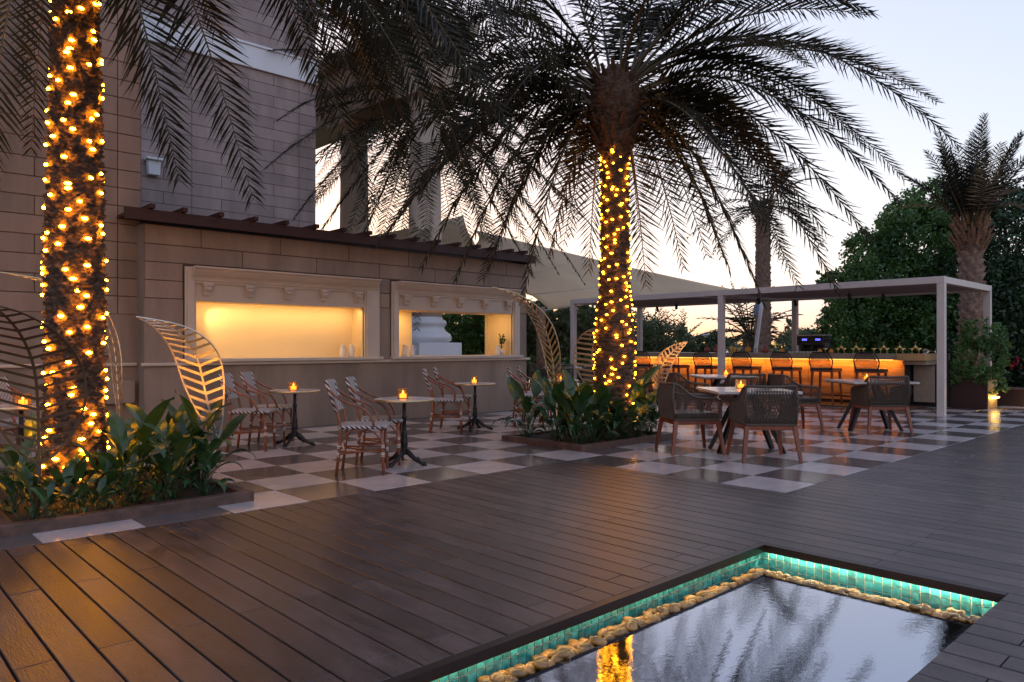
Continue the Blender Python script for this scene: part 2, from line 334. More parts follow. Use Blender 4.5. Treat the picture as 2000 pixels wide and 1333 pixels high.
# ---- chequered terrace
m = MB(); m.add([(-8, 5.28, -0.0075), (5.80, 5.28, -0.0075), (5.80, 24, -0.0075), (-8, 24, -0.0075)], [(0, 1, 2, 3)])
m.add([(5.80, 2.88, -0.0075), (22, 2.88, -0.0075), (22, 24, -0.0075), (5.80, 24, -0.0075)], [(0, 1, 2, 3)])
m.build('terrace_base', M['grout'], kind='structure')
terr = structure('terrace')
def tilemesh(mt):
    b = MB(); w = 0.2985; ch = 0.002
    b.add([(-w, -w, -0.012), (w, -w, -0.012), (w, w, -0.012), (-w, w, -0.012), (-w, -w, -ch), (w, -w, -ch), (w, w, -ch), (-w, w, -ch), (-w+ch, -w+ch, 0), (w-ch, -w+ch, 0), (w-ch, w-ch, 0), (-w+ch, w-ch, 0)],
          [(0, 1, 5, 4), (1, 2, 6, 5), (2, 3, 7, 6), (3, 0, 4, 7), (4, 5, 9, 8), (5, 6, 10, 9), (6, 7, 11, 10), (7, 4, 8, 11), (8, 9, 10, 11)])
    return b.mesh('tile', mt)
tm = [tilemesh(M['tile_light']), tilemesh(M['tile_dark'])]
TX, TY, TS = 1.01, 5.29, 0.6
cells = []
for i in range(-8, 33):
    for j in range(-4, 30):
        if j < 0 and i < 8: continue
        x = TX+TS*(i+.5); y = TY+TS*(j+.5)
        if x < 10.1 and y > 10.3: continue
        f = C_*x+S_*y; r = S_*x-C_*y
        hid = (0.9 < x < 2.4 and 5.8 < y < 7.4) or (6.6 < x < 8.1 and 5.8 < y < 6.8)
        cells.append((f if (abs(r) < 0.72*f+0.4 and not hid and f < 17) else 99+f, x, y, (i+j) % 2))
cells.sort(); far = [MB(), MB()]
for n, (f, x, y, q) in enumerate(cells):
    if n < 290 and f < 99: obj('tile', tm[q], terr, (x, y, rng.uniform(-0.0006, 0.0006)))
    else: far[q].box((x, y, -0.006), (0.597, 0.597, 0.012))
far[0].build('tile', M['tile_light'], terr, kind='stuff'); far[1].build('tile', M['tile_dark'], terr, kind='stuff')
# brown timber floor under the bar pergola, a lawn beyond
m = MB(); m.bbox((14.9, 5.0, 0.004), (17.4, 13.2, 0.03)); m.build('bar_floor', M['darkwood'], kind='structure')
m = MB(); m.add([(22, -60, -0.02), (160, -60, -0.02), (160, 160, -0.02), (22, 160, -0.02)], [(0, 1, 2, 3)]); m.add([(-60, 24, -0.02), (22, 24, -0.02), (22, 160, -0.02), (-60, 160, -0.02)], [(0, 1, 2, 3)])
m.build('lawn', M['grass'], kind='structure')

# ---- the pool
pool = structure('pool')
wz, fz = -0.172, -0.26
b = MB(); b.bbox((PX0, PY0, fz-0.02), (PX1, PY1, fz)); b.build('pool_floor', M['poolfloor'], pool)
b = MB(); t = 0.04
b.bbox((PX0-t, PY1, fz), (PX1+t, PY1+t, -0.026)); b.bbox((PX1, PY0-t, fz), (PX1+t, PY1, -0.026)); b.bbox((PX0-t, PY0-t, fz), (PX1, PY0, -0.026)); b.bbox((PX0-t, PY0, fz), (PX0, PY1, -0.026))
b.build('pool_wall', M['mgrout'], pool)
b = MB()
LW = 0.045
for z0, z1, w0, w1 in ((-0.046, -0.0125, LW, LW-.008), (-0.012, -0.001, LW, -0.0)):
    b.bbox((PX0, PY1-w0, z0), (PX1, PY1-w1, z1)); b.bbox((PX1-w0, PY0+.001, z0), (PX1-w1, PY1-LW-.001, z1))
b.build('pool_edge_trim', M['lip'], pool)
ms = 0.0475
b = MB(); b.box((0, 0, 0), (ms-0.0065, 0.007, ms-0.0065)); mA = b.mesh('mosaic_tile', M['mosaic'])
b = MB(); b.box((0, 0, 0), (0.007, ms-0.0065, ms-0.0065)); mB = b.mesh('mosaic_tile', M['mosaic'])
extra = MB(); cnt = 0
nx = int((PX1-PX0)/ms); ny = int((PY1-PY0)/ms)
for j in range(4):
    z = -0.047-ms*(j+.5)
    for i in range(nx):
        x = PX1-ms*(i+.5)-0.004
        if x > 1.35 and j < 3: obj('mosaic_tile', mA, pool, (x, PY1-0.003, z))
        else: extra.box((x, PY1-0.003, z), (ms-0.0065, 0.007, ms-0.0065))
        pass; extra.box((x, PY0+0.003, z), (ms-0.0065, 0.007, ms-0.0065))
    for i in range(ny):
        y = PY1-ms*(i+.5)-0.004
        if j < 3: obj('mosaic_tile', mB, pool, (PX1-0.003, y, z))
        else: extra.box((PX1-0.003, y, z), (0.007, ms-0.0065, ms-0.0065))
        extra.box((PX0+0.003, y, z), (0.007, ms-0.0065, ms-0.0065))
extra.build('mosaic_tile', M['mosaic'], pool, kind='stuff')
# light strips tucked under the trim
b = MB(); b.bbox((PX1-0.036, PY0+0.05, -0.0455), (PX1-0.026, PY1-0.05, -0.0400)); b.build('light_strip', M['led_pool'], pool)
b = MB(); b.bbox((PX0+0.1, PY1-0.036, -0.0455), (PX1-0.05, PY1-0.026, -0.0400)); b.build('light_strip', M['led_pool_dim'], pool)
# pebbles
pv = []
for q in range(5):
    b = MB(); n1, n2 = 10, 6; V = []
    for j in range(1, n2):
        th = PI*j/n2
        for i in range(n1): V.append((math.cos(2*PI*i/n1)*math.sin(th)*(1+0.12*math.sin(2*i+q)), math.sin(2*PI*i/n1)*math.sin(th)*(0.72+0.07*q % 0.2), math.cos(th)*0.42))
    V = [(0, 0, 0.42)]+V+[(0, 0, -0.42)]; Fp = [(0, 1+i, 1+(i+1) % n1) for i in range(n1)]
    for j in range(n2-2): Fp += [(1+j*n1+i, 1+(j+1)*n1+i, 1+(j+1)*n1+(i+1) % n1, 1+j*n1+(i+1) % n1) for i in range(n1)]
    Fp += [(len(V)-1, len(V)-1-n1+(i+1) % n1, len(V)-1-n1+i) for i in range(n1)]
    b.add([(x*0.03, y*0.03, z*0.03) for x, y, z in V], Fp); pv.append(b.mesh('pebble', M['pebble'], True))
bed = structure('pebble_border')
b = MB(); b.bbox((PX0+.02, PY1-0.165, fz+.001), (PX1-.02, PY1-0.008, -0.172)); b.bbox((PX1-0.30, PY0+.02, fz+.001), (PX1-0.008, PY1-0.166, -0.172)); b.build('gravel_bed', M['soil'], bed)
spots = []
for i in range(330):
    x = rng.uniform(1.2, PX1-0.20); u = rng.random(); spots.append((x, PY1-0.035-0.115*u, u))
for i in range(230):
    y = rng.uniform(PY0+0.03, PY1-0.05); u = rng.random(); spots.append((4.18-0.19*u, y, u))
def pz(u): return -0.150+0.036*u
spots.sort(key=lambda s: s[0]*C_+s[1]*S_); big = 290; stuffp = []
for n, (x, y, u) in enumerate(spots):
    sca = rng.uniform(0.85, 1.5)*(1.0 if x < 3.6 else .8); rz = rng.uniform(0, PI)
    if n < big:
        o = obj('pebble', pv[n % 5], bed, (x, y, pz(u)+rng.uniform(-0.010, 0.024))); o.rotation_euler = (rng.uniform(-.35, .35), rng.uniform(-.35, .35), rz); o.scale = (sca,)*3
    else: stuffp.append((x, y, pz(u)+rng.uniform(-0.008, 0.01), sca, rz))
b = MB(); src = pv[0]; sv = [v.co.copy() for v in src.vertices]; sf = [tuple(p.vertices) for p in src.polygons]
for x, y, z, s_, rz in stuffp:
    mm = Matrix.Rotation(rz, 3, 'Z'); b.add([mm @ (v*s_)+Vector((x, y, z)) for v in sv], sf)
b.build('pebble', M['pebble'], bed, True, kind='stuff')
# water
wm = mat('still_dark_water', (0.34, 0.37, 0.44), 0.035, 1.0)
t_ = wm.node_tree; b_ = t_.nodes['Principled BSDF']
g_ = t_.nodes.new('ShaderNodeNewGeometry'); mp_ = t_.nodes.new('ShaderNodeMapping'); mp_.inputs['Scale'].default_value = (1, 1, 1)
t_.links.new(g_.outputs['Position'], mp_.inputs[0]); n1_ = t_.nodes.new('ShaderNodeTexNoise'); n1_.inputs['Scale'].default_value = 34; n1_.inputs['Detail'].default_value = 5
t_.links.new(mp_.outputs[0], n1_.inputs['Vector']); bp_ = t_.nodes.new('ShaderNodeBump'); bp_.inputs['Strength'].default_value = 0.04; bp_.inputs['Distance'].default_value = 0.006
t_.links.new(n1_.outputs[0], bp_.inputs['Height']); t_.links.new(bp_.outputs[0], b_.inputs['Normal'])
BX, BY = 3.96, 2.095                                     # the raised black basin inside the pebble gutter
b = MB(); b.bbox((PX0+.005, PY0+.005, fz), (BX, BY, -0.104)); b.build('basin', M['poolfloor'], kind='structure', bevel=0.01)
b = MB(); b.add([(PX0+.01, PY0+.01, -.1005), (BX-0.008, PY0+.01, -.1005), (BX-0.008, BY-0.008, -.1005), (PX0+.01, BY-0.008, -.1005)], [(0, 1, 2, 3)]); b.build('water', wm, kind='structure')
gw = mat('gutter_water', (0.01, 0.012, 0.012), 0.06, spec=1.0, ior=1.6)
b = MB(); b.add([(PX0+.005, BY+.001, -.166), (PX1-.002, BY+.001, -.166), (PX1-.002, PY1-.002, -.166), (PX0+.005, PY1-.002, -.166)], [(0, 1, 2, 3)]); b.add([(BX+.001, PY0+.005, -.166), (PX1-.002, PY0+.005, -.166), (PX1-.002, BY+.001, -.166), (BX+.001, BY+.001, -.166)], [(0, 1, 2, 3)]); b.build('gutter_water', gw, kind='structure')

# ================================================================== BUILDINGS
def blocks(parent, Y, rows, gap=0.010, proud=0.012, mt='stucco', back=None):
    """rows: (z0, z1, [x joints incl. ends])"""
    cache = {}
    for z0, z1, xs in rows:
        for a, c in zip(xs[:-1], xs[1:]):
            if c-a < 0.03: continue
            key = (round(c-a, 3), round(z1-z0, 3))
            if key not in cache:
                bb = MB(); w, h = (c-a-gap)/2, (z1-z0-gap)/2; e = 0.004; p = proud
                bb.add([(-w, p, -h), (w, p, -h), (w, p, h), (-w, p, h), (-w, e, -h), (w, e, -h), (w, e, h), (-w, e, h), (-w+e, 0, -h+e), (w-e, 0, -h+e), (w-e, 0, h-e), (-w+e, 0, h-e)],
                       [(0, 4, 5, 1)[::-1], (1, 5, 6, 2)[::-1], (2, 6, 7, 3)[::-1], (3, 7, 4, 0)[::-1], (4, 8, 9, 5)[::-1], (5, 9, 10, 6)[::-1], (6, 10, 11, 7)[::-1], (7, 11, 8, 4)[::-1], (8, 11, 10, 9)[::-1]])
                cache[key] = bb.mesh('block', M[mt])
            obj('block', cache[key], parent, ((a+c)/2, Y, (z0+z1)/2))
# ---- hotel wall on the left
YL = 10.6
hw = thing('hotel_wall', 'tall beige block wall behind the lit palm trunk at far left', 'wall', (0, 0, 0))
XL = 3.163
b = MB(); b.bbox((-9, YL+0.012, -0.02), (XL, YL+0.5, 11)); b.build('wall', M['joint'], hw)
b = MB(); b.bbox((-9, YL-0.003, -0.02), (XL-0.002, YL+0.012, 1.64)); b.build('dado', M['stucco'], hw)
b = MB(); b.bbox((-9, YL-0.045, 0.955), (3.10, YL-0.003, 1.0)); b.build('ledge', M['cream'], hw, bevel=0.012)
rows = []; z = 1.64
cj = XonY(230, YL)
for k in range(34):
    z1 = z+0.238; off = 0.62 if k % 2 else 0.0
    xs = [-9]+[x for x in np.arange(-8.6+off, cj-0.35, 1.24)]+[cj, XL-0.002]
    xs2 = [x for x in xs if x > -1.2 or x == -9]; rows.append((z, z1, xs2 if z1 < 8 else [-9, cj, XL-0.002])); z = z1
rows = [(a, c, [x for x in xs if x == xs[0] or x > 0]) for a, c, xs in rows]
blocks(hw, YL, rows)
# ---- far wing with pale string course
YF = 16.5; XF = 8.93
fw = thing('hotel_wing', 'taller grey-mauve block building behind the counter kiosk with a pale stone band', 'building')
b = MB(); b.bbox((-9, YF+0.012, -0.02), (XF-0.01, YF+7, 14)); b.build('wall', M['joint'], fw)
b = MB(); b.bbox((XF-0.01, YF+0.014, -0.02), (XF-0.001, YF+6.99, 13.99)); b.build('side_wall', M['stucco2'], fw)
b = MB(); b.bbox((3.0, YF-0.07, 7.64), (XF+0.02, YF+0.010, 8.20)); b.bbox((3.0, YF-0.10, 8.14), (XF+0.05, YF-0.071, 8.20)); b.build('string_course', M['white'], fw, bevel=0.01)
rows = []; z = 2.96; c1, c2 = XonY(374.6, YF), XonY(584, YF)
for k in range(18):
    z1 = z+0.26; off = 0.62 if k % 2 else 0.0
    xs = [3.4]+[x for x in np.arange(7.84-6*0.62+off-0.62, 8.2, 1.24) if x > 3.6 and abs(x-c1) > .2 and abs(x-c2) > .2]+[c1, c2, XF-0.002]
    rows.append((z, z1, sorted(xs))); z = z1
for k in range(8): rows.append((8.21+k*.26, 8.21+(k+1)*.26, [3.4, c1, c2, XF-0.002]))
blocks(fw, YF, rows, 0.009, mt='stucco2')
wl = thing('wall_light', 'small pale box light on the mauve wall beside the drooping palm frond tip', 'wall lamp', (XonY(297, YF), YF-0.09, ZonY(297, 345, YF)))
b = MB(); b.box((0, 0, 0.16), (0.26, 0.16, 0.30), taper=0.85); b.build('housing', M['white'], wl, bevel=0.01)
b = MB(); b.box((0, -0.03, 0.335), (0.34, 0.24, 0.05)); b.build('cap', M['white'], wl, bevel=0.01)
# ---- portico
pt = thing('portico', 'cream portico of round columns under a deep beam behind the counter kiosk', 'portico')
def column(px, X, zt=7.75, r=0.44):
    Y = YonX(px, X); s_ = thing('x', 'x', 'x') if False else None
    b = MB(); b.lathe([(r, 1.98), (r*0.98, 4), (r*0.88, zt-0.5)], 36, (X, Y, 0)); c = b.build('column', M['portico'], pt, True)
    b = MB(); b.lathe([(r*.88, zt-.5), (r*0.95, zt-.48), (r*.95, zt-.42), (r*.9, zt-.40), (r*0.92, zt-.22), (r*1.15, zt-.12)], 36, (X, Y, 0)); b.box((X, Y, zt-0.06), (1.15, 1.15, 0.12)); b.build('capital', M['portico'], c)
    pr = [(r*1.02, 1.98), (r*1.04, 1.93), (r*1.2, 1.90), (r*1.28, 1.85), (r*1.28, 1.80), (r*1.2, 1.76), (r*1.14, 1.72), (r*1.18, 1.64), (r*1.36, 1.58), (r*1.50, 1.54), (r*1.58, 1.47), (r*1.58, 1.42), (r*1.5, 1.36), (r*1.4, 1.32)]
    b = MB(); b.lathe(pr[::-1], 40, (X, Y, 0)); b.build('column_base', M['white'], c, True)
    b = MB(); b.bbox((X-.68, Y-.68, 0), (X+.68, Y+.68, 1.32)); b.build('pedestal', M['white'], c, bevel=0.01); return Y
yA = column(692, 11.5); yB = column(830, 11.5)
column(640, 11.5) if False else None
b = MB(); b.bbox((10.95, yB-0.75, 7.76), (12.05, 34, 8.5)); b.bbox((10.90, yB-.8, 8.5), (12.1, 34, 9.2)); b.bbox((10.6, yB-1.1, 9.2), (12.4, 34.3, 9.5)); b.build('beam', M['portico'], pt, bevel=0.02)

# ---- the counter kiosk
YK = 10.3; XK0, XK1 = 3.11, 10.105
kk = thing('counter_kiosk', 'low beige block kiosk with two moulded serving windows under a dark red timber eave', 'kiosk')
W1, W2 = (3.765, 6.42), (7.09, 9.72); ZB, ZT = 1.052, 1.85; YB1, YB2 = 10.66, 10.97
b = MB(); yb = YK+0.012
for x0, x1, z0, z1 in ((XK0, XK1, -0.02, ZB-0.002), (XK0, XK1, ZT, 2.83), (XK0, W1[0], ZB, ZT), (W1[1], W2[0], ZB, ZT), (W2[1], XK1, ZB, ZT)):
    b.bbox((x0, yb, z0), (x1, YB2 if z0 < 1.0 else YB1, z1))
b.build('wall', M['joint'], kk)
b = MB(); b.bbox((XK0, YK-0.002, -0.02), (XK1, YK+0.010, 0.955)); b.bbox((XK0-0.002, YK-0.002, -0.02), (XK0-0.001, YB1, 2.83))
b.bbox((XK0, YK, 1.0), (3.60, YK+0.010, 1.850)); b.bbox((6.73, YK, 1.0), (6.93, YK+0.010, 1.85)); b.bbox((9.90, YK, 1.0), (XK1, YK+0.010, 1.85)); b.build('render_panel', M['stucco'], kk)
b = MB(); b.bbox((XK0-.05, YK-0.06, 0.955), (XK1+.06, YK-0.002, 1.0)); b.build('ledge', M['cream'], kk, bevel=0.014)
J = lambda *a: [XonY(p, YK) for p in a]
rows = [(2.572, 2.83, [XK0]+J(393, 548, 681, 798, 900, 989)+[XK1]), (2.335, 2.572, [XK0]+J(474, 618, 741, 850, 946)+[XK1]),
        (2.094, 2.335, [XK0, 3.60]), (2.094, 2.335, [6.73, 6.93]), (2.094, 2.335, [9.90, XK1]), (1.855, 2.094, [XK0, 3.60]), (1.855, 2.094, [6.73, 6.93]), (1.855, 2.094, [9.90, XK1]), (2.306, 2.334, [3.6, 3.61])]
blocks(kk, YK, rows[:-1])
# window surrounds
def niche(x0, x1, xo0, xo1, yback, back_open=None, label=None):
    w = MB().bbox((xo0+.12, YK-.004, 2.122), (xo1-.1, YK-.0005, 2.30)).build('window', M['cream'], kk)
    for a_, c_ in ((xo0, x0), (x1, xo1)):
        fr = MB(); fr.bbox((a_, YK-0.035, 0.99), (c_, YK-0.001, 2.30)); fr.bbox((a_+.03, YK-0.055, 1.05), (c_-.03, YK-0.034, 2.22)); fr.build('pilaster', M['cream'], w, bevel=0.006)
    b = MB(); b.bbox((x0+.001, YK-0.012, ZT-0.01), (x1-.001, YK+0.011, 2.12)); b.build('valance', M['cream'], w)
    b = MB(); prof = [(YK-0.001, 2.306), (YK-0.175, 2.306), (YK-0.175, 2.285), (YK-0.165, 2.275), (YK-0.150, 2.262), (YK-0.135, 2.235), (YK-0.105, 2.195), (YK-0.075, 2.165), (YK-0.062, 2.14), (YK-0.055, 2.118), (YK-0.040, 2.105), (YK-0.040, 2.085), (YK-0.001, 2.085)]
    b.extrude(prof, xo0+0.085, xo1-0.06); b.build('cornice', M['cream'], w)
    b = MB(); b.bbox((xo0-.02, YK-0.10, 1.001), (xo1+.03, YK-0.001, ZB)); b.bbox((x0, YK-0.001, 1.03), (x1, yback+(0.1 if back_open else -0.002), ZB)); b.build('sill', M['cream'], w, bevel=0.008)
    for q in range(5):
        cx = x0+0.14+(x1-x0-0.28)*q/4
        c = MB(); c.box((cx, YK-0.055, 2.068), (0.13, 0.085, 0.034)); c.box((cx, YK-0.046, 2.045), (0.105, 0.065, 0.018))
        n = 10; pts = [(YK-0.013, 2.036), (YK-0.085, 2.036), (YK-0.092, 2.010), (YK-0.080, 1.985), (YK-0.062, 1.975), (YK-0.052, 1.955), (YK-0.050, 1.93), (YK-0.038, 1.915), (YK-0.013, 1.912)]
        c.extrude(pts, cx-0.045, cx+0.045); c.extrude([(y-0.006, z) for y, z in pts], cx-0.012, cx+0.012); c.build('corbel', M['cream'], w)
    inn = MB(); inn.bbox((x0+0.002, YK+0.013, ZB), (x0+0.012, yback, ZT-.012)); inn.bbox((x1-0.012, YK+0.013, ZB), (x1-0.002, yback, ZT-.012)); inn.bbox((x0+.002, YK+0.014, ZT-.012), (x1-.002, yback, ZT-.002))
    if back_open: inn.bbox((x0-.05, yback, ZB-.3), (back_open[0], yback+0.1, ZT+.2)); inn.bbox((back_open[0], yback, ZT-0.0), (x1+.2, yback+0.1, ZT+0.2)); inn.bbox((back_open[1], yback, ZB-.3), (x1+.2, yback+.1, ZT))
    else: inn.bbox((x0-.05, yback, ZB-.05), (x1+.05, yback+0.05, ZT+.04))
    inn.build('niche', M['niche'], w); return w
w1 = niche(W1[0], W1[1], 3.616, 6.71, YB1-0.03); w2 = niche(W2[0], W2[1], 6.942, 9.90, YB2, (7.85, 9.70))
# eave
b = MB(); ye = 10.10; b.bbox((2.82, ye, 2.84), (10.17, ye+0.045, 2.985)); b.bbox((10.125, ye+0.045, 2.84), (10.17, 11.3, 2.985)); b.build('fascia', M['redwood'], kk)
b = MB(); b.bbox((2.86, ye+0.046, 2.90), (10.12, 11.35, 2.935)); b.build('roof', M['redwood'], kk)
for px in (294, 357, 428, 495, 555, 614, 668, 718, 765, 810, 852, 892, 930, 962, 995, 1022):
    x = XonY(px, ye); b = MB(); b.extrude([(-0.10, 2.99), (-0.10, 3.045), (1.2, 3.045), (1.2, 2.95), (0.05, 2.95), (0.05, 2.986), (-0.02, 2.986)], -0.03, 0.03)
    b.build('rafter', M['redwood'], kk).location = (x, ye, 0)
# niche lamps (real lamps inside the two windows)
def lamp(name, loc, col, en, size=0.1, spot=None, aim=None, shape=None, parent=None):
    l = bpy.data.lights.new(name, 'SPOT' if spot else ('AREA' if shape else 'POINT')); l.energy = en; l.color = col
    if spot: l.spot_size = spot; l.spot_blend = 0.6
    if shape: l.shape = 'RECTANGLE'; l.size, l.size_y = shape
    else: l.shadow_soft_size = size
    o = bpy.data.objects.new(name, l); C.objects.link(o); o.location = loc
    if aim is not None: o.rotation_euler = (Vector(aim)-Vector(loc)).to_track_quat('-Z', 'Y').to_euler()
    if parent: o.parent = parent
    return o
lamp('niche_lamp', ((W1[0]+W1[1])/2, YK+0.06, ZT-0.03), (1.0, 0.64, 0.26), 12.0, shape=(2.5, 0.05), aim=((W1[0]+W1[1])/2, YK+0.30, 1.2))
lamp('bar_end_spot', (15.2, 4.55, 2.2), (1.0, 0.55, 0.2), 16, spot=R(30), size=.03, aim=(15.55, 5.1, 1.0))
lamp('niche_spot', (W1[0]+0.15, YK+0.09, ZT-0.03), (1.0, 0.72, 0.34), 15, spot=R(75), size=0.02, aim=(W1[0]+0.75, YB1, 1.35))
lamp('niche_lamp', (7.45, YK+0.35, ZT-0.03), (1.0, 0.60, 0.22), 5.5, shape=(0.5, 0.2), aim=(7.45, YK+0.45, 1.2))
lamp('niche_lamp', (9.25, YK+0.33, ZT-0.03), (1.0, 0.62, 0.24), 6.5, shape=(0.6, 0.3), aim=(9.5, YK+0.4, 1.2))
# pitchers and plant on the sills
def pitcher(x, label, y=YK+0.10):
    t = thing('pitcher', label, 'pitcher', (x, y, ZB), 0, 'white pitchers on the window sills')
    b = MB(); b.lathe([(0.048, 0), (0.052, 0.02), (0.05, 0.07), (0.034, 0.14), (0.030, 0.165), (0.038, 0.19), (0.034, 0.188), (0.026, 0.165)], 18); b.build('body', M['ceramic'], t, True)
    b = MB(); b.tube([(0.034, 0, 0.175), (0.072, 0, 0.165), (0.078, 0, 0.12), (0.045, 0, 0.075)], 0.006, 6); b.build('handle', M['ceramic'], t, True); return t
pitcher(XonY(669, YK+.1), 'white pitcher on the left serving window sill, left of the two there')
pitcher(XonY(686, YK+.1), 'white pitcher on the left serving window sill, right of the two there')
pitcher(XonY(790, YK+.1), 'white pitcher on the right serving window sill beside the frame')
pitcher(XonY(805, YK+.1), 'white pitcher on the right serving window sill before the column base')
pitcher(XonY(972, YK+.1), 'white pitcher standing next to the potted sprig in the right serving window')
vt = thing('potted_sprig', 'small leafy sprig in a white pot at the right end of the serving window', 'potted plant', (XonY(980, YK+.12), YK+0.12, ZB))
b = MB(); b.lathe([(0.035, 0), (0.05, 0.05), (0.055, 0.10), (0.045, 0.10)], 16); b.build('pot', M['ceramic'], vt, True)
b = MB()
for q in range(6):
    a = rng.uniform(0, 2*PI); hh = rng.uniform(0.16, 0.34); top = Vector((math.cos(a)*0.10-0.05, math.sin(a)*0.04, 0.10+hh))
    b.tube(bez(Vector((0, 0, 0.09)), Vector((0, 0, 0.1+hh*.7)), top, 5), 0.003, 4)
    for w in range(16):
        tt = rng.uniform(0.35, 1.05); p = Vector((0, 0, 0.09)).lerp(top, tt); d1 = Vector(rng.normal(0, 1, 3)).normalized()*0.042; d2 = d1.cross(Vector(rng.normal(0, 1, 3))).normalized()*0.016
        b.add([p, p+d1*.5+d2, p+d1, p+d1*.5-d2], [(0, 1, 2, 3)])
b.build('foliage', M['lily'], vt)

# ================================================================== BAR PERGOLA AND SAILS
pg = thing('bar_pergola', 'flat white steel pergola with brown louvred roof standing over the bar', 'pergola')
XP0, XP1, YP0, YP1 = 14.44, 17.3, 4.25, 12.95; ZP = 2.455
for x, y in ((XP0, YP0), (XP0, 8.6), (XP0, YP1), (XP1, YP0), (XP1, 8.3), (XP1, YP1)):
    b = MB(); b.bbox((x-.06, y-.06, 0), (x+.06, y+.06, ZP-0.122)); b.bbox((x-.062, y-.012, 0.02), (x-.0601, y+.012, ZP-.13)); b.build('post', M['whiteframe'], pg, bevel=0.004)
b = MB(); b.bbox((XP0-.06, YP0-.06, ZP-.12), (XP0+.06, YP1+.06, ZP)); b.build('front_beam', M['whiteframe'], pg, bevel=0.004)
b = MB(); b.bbox((XP1-.06, YP0-.06, ZP-.12), (XP1+.06, YP1+.06, ZP)); b.build('back_beam', M['whiteframe'], pg, bevel=0.004)
for y in (YP0, 8.6, YP1):
    b = MB(); b.bbox((XP0+.061, y-.058, ZP-.118), (XP1-.061, y+.058, ZP-.002)); b.build('cross_beam', M['whiteframe'], pg, bevel=0.004)
_l = MB(); _l.box((0, 0, 0), (0.175, 4.22, 0.018), Matrix.Rotation(R(12), 3, 'Y')); lm = _l.mesh('louvre', M['louvre'])
for k in range(15):
    for y in ((YP0+8.6)/2, (8.6+YP1)/2):
        o = obj('louvre', lm, pg, (XP0+.16+k*0.184, y, ZP-.055))
b = MB(); b.tube([(XP0, 9.6, ZP-.1), (XP0+1.4, 8.0, ZP-.16), (XP1-.4, 6.4, ZP-.14)], 0.012, 6); b.build('conduit', M['whiteframe'], pg, True)
def spotlight(px, py, x, lit=False):
    k = (px-CX)/F; d = x/(S_*k+C_); y = (S_-C_*k)*d
    s = thing('spotlight', ('lit' if lit else 'dark')+' cylinder spotlight under the bar pergola roof '+{0: 'nearest the left post', 1: 'in front of the middle post', 2: 'right of the middle post', 3: 'above the coffee machine', 4: 'above the row of cocktail glasses', 5: 'near the right front post'}[spotlight.n], 'spotlight', (x, y, ZP-.13), 0, 'spotlights under the pergola roof')
    spotlight.n += 1
    b = MB(); b.tube([(0, 0, 0.06), (0, 0, -0.03)], 0.008, 6); b.build('arm', M['black'], s)
    dr = Vector((0.35, -0.1, -1)).normalized() if not lit else Vector((0, 0, -1)); b = MB(); b.tube([Vector((0, 0, -0.02)), Vector((0, 0, -0.02))+dr*0.13], 0.036, 12); b.build('housing', M['black'], s, True)
    if lit: e = Vector((0, 0, -0.02))+dr*0.1301; b = MB(); b.lathe([(0.03, -0.001), (0.03, 0)], 12, e); b.build('lens', M['spotglow'], s)
spotlight.n = 0
for a in ((1283, 608, 16.8, False), (1321, 600, 16.2, True), (1480, 590, 15.4, False), (1552, 590, 16.8, False), (1658, 580, 15.6, False), (1724, 580, 16.2, False)): spotlight(*a)

def sail(name, label, cor, sag, dip, seams, n=20):
    t = thing(name, label, 'shade sail'); A, B_, Cc, D = cor         # A-B low edge, D-C high edge
    cen = (A+B_+Cc+D)/4; V = []
    for i in range(n+1):
        for j in range(n+1):
            u, v = i/n, j/n; p = A*(1-u)*(1-v)+B_*u*(1-v)+Cc*u*v+D*(1-u)*v
            ex = 4*u*(1-u)*abs(2*v-1)**3*sag; ey = 4*v*(1-v)*abs(2*u-1)**3*sag
            mu = A*(1-u)+B_*u if v < .5 else D*(1-u)+Cc*u; p = p.lerp(cen, 0)+((A+D)/2+((B_+Cc)/2-(A+D)/2)*u-p)*ex + ((A+B_)/2+((D+Cc)/2-(A+B_)/2)*v-p)*ey
            p.z -= dip*math.sin(PI*u)*math.sin(PI*v)*0.5; V.append(p)
    Fq = [(i*(n+1)+j, (i+1)*(n+1)+j, (i+1)*(n+1)+j+1, i*(n+1)+j+1) for i in range(n) for j in range(n)]
    o = obj('cloth', npmesh('cloth', [tuple(p) for p in V], Fq, M['sail'], True), t); so = o.modifiers.new('thick', 'SOLIDIFY'); so.thickness = 0.006
    for fr in seams:
        j = int(fr*n); pts = [V[i*(n+1)+j]+Vector((0, 0, -0.012)) for i in range(n+1)]
        b = MB(); b.tube(pts, 0.012, 5); b.build('seam', M['seam'], t)
    return t
sail('shade_sail', 'large beige shade sail sloping down from above the kiosk towards the bar pergola', (P(1072, 606, 19.5), P(1450, 569, 27), P(925, 449, 24), P(880, 505, 17.8)), 0.10, 0.2, (0.30, 0.62))
sail('shade_sail', 'second beige shade sail peeking over the kiosk roof behind the palm fronds', (P(700, 480, 17), P(960, 520, 19), P(905, 420, 25), P(720, 462, 21)), 0.10, 0.1, (0.5,))
t = thing('sail_post', 'brown post holding the low corner of the beige sail right of the kiosk', 'post', tuple(G(1057, 768)))
b = MB(); b.lathe([(0.13, 0), (0.12, 2.0), (0.10, 2.25)], 14); b.build('post', M['bark2'], t, True)
q = P(1072, 606, 19.5)-t.location; b = MB(); b.tube([(0, 0, 2.2), tuple(q)], 0.012, 5); b.build('cable', M['steel'], t)

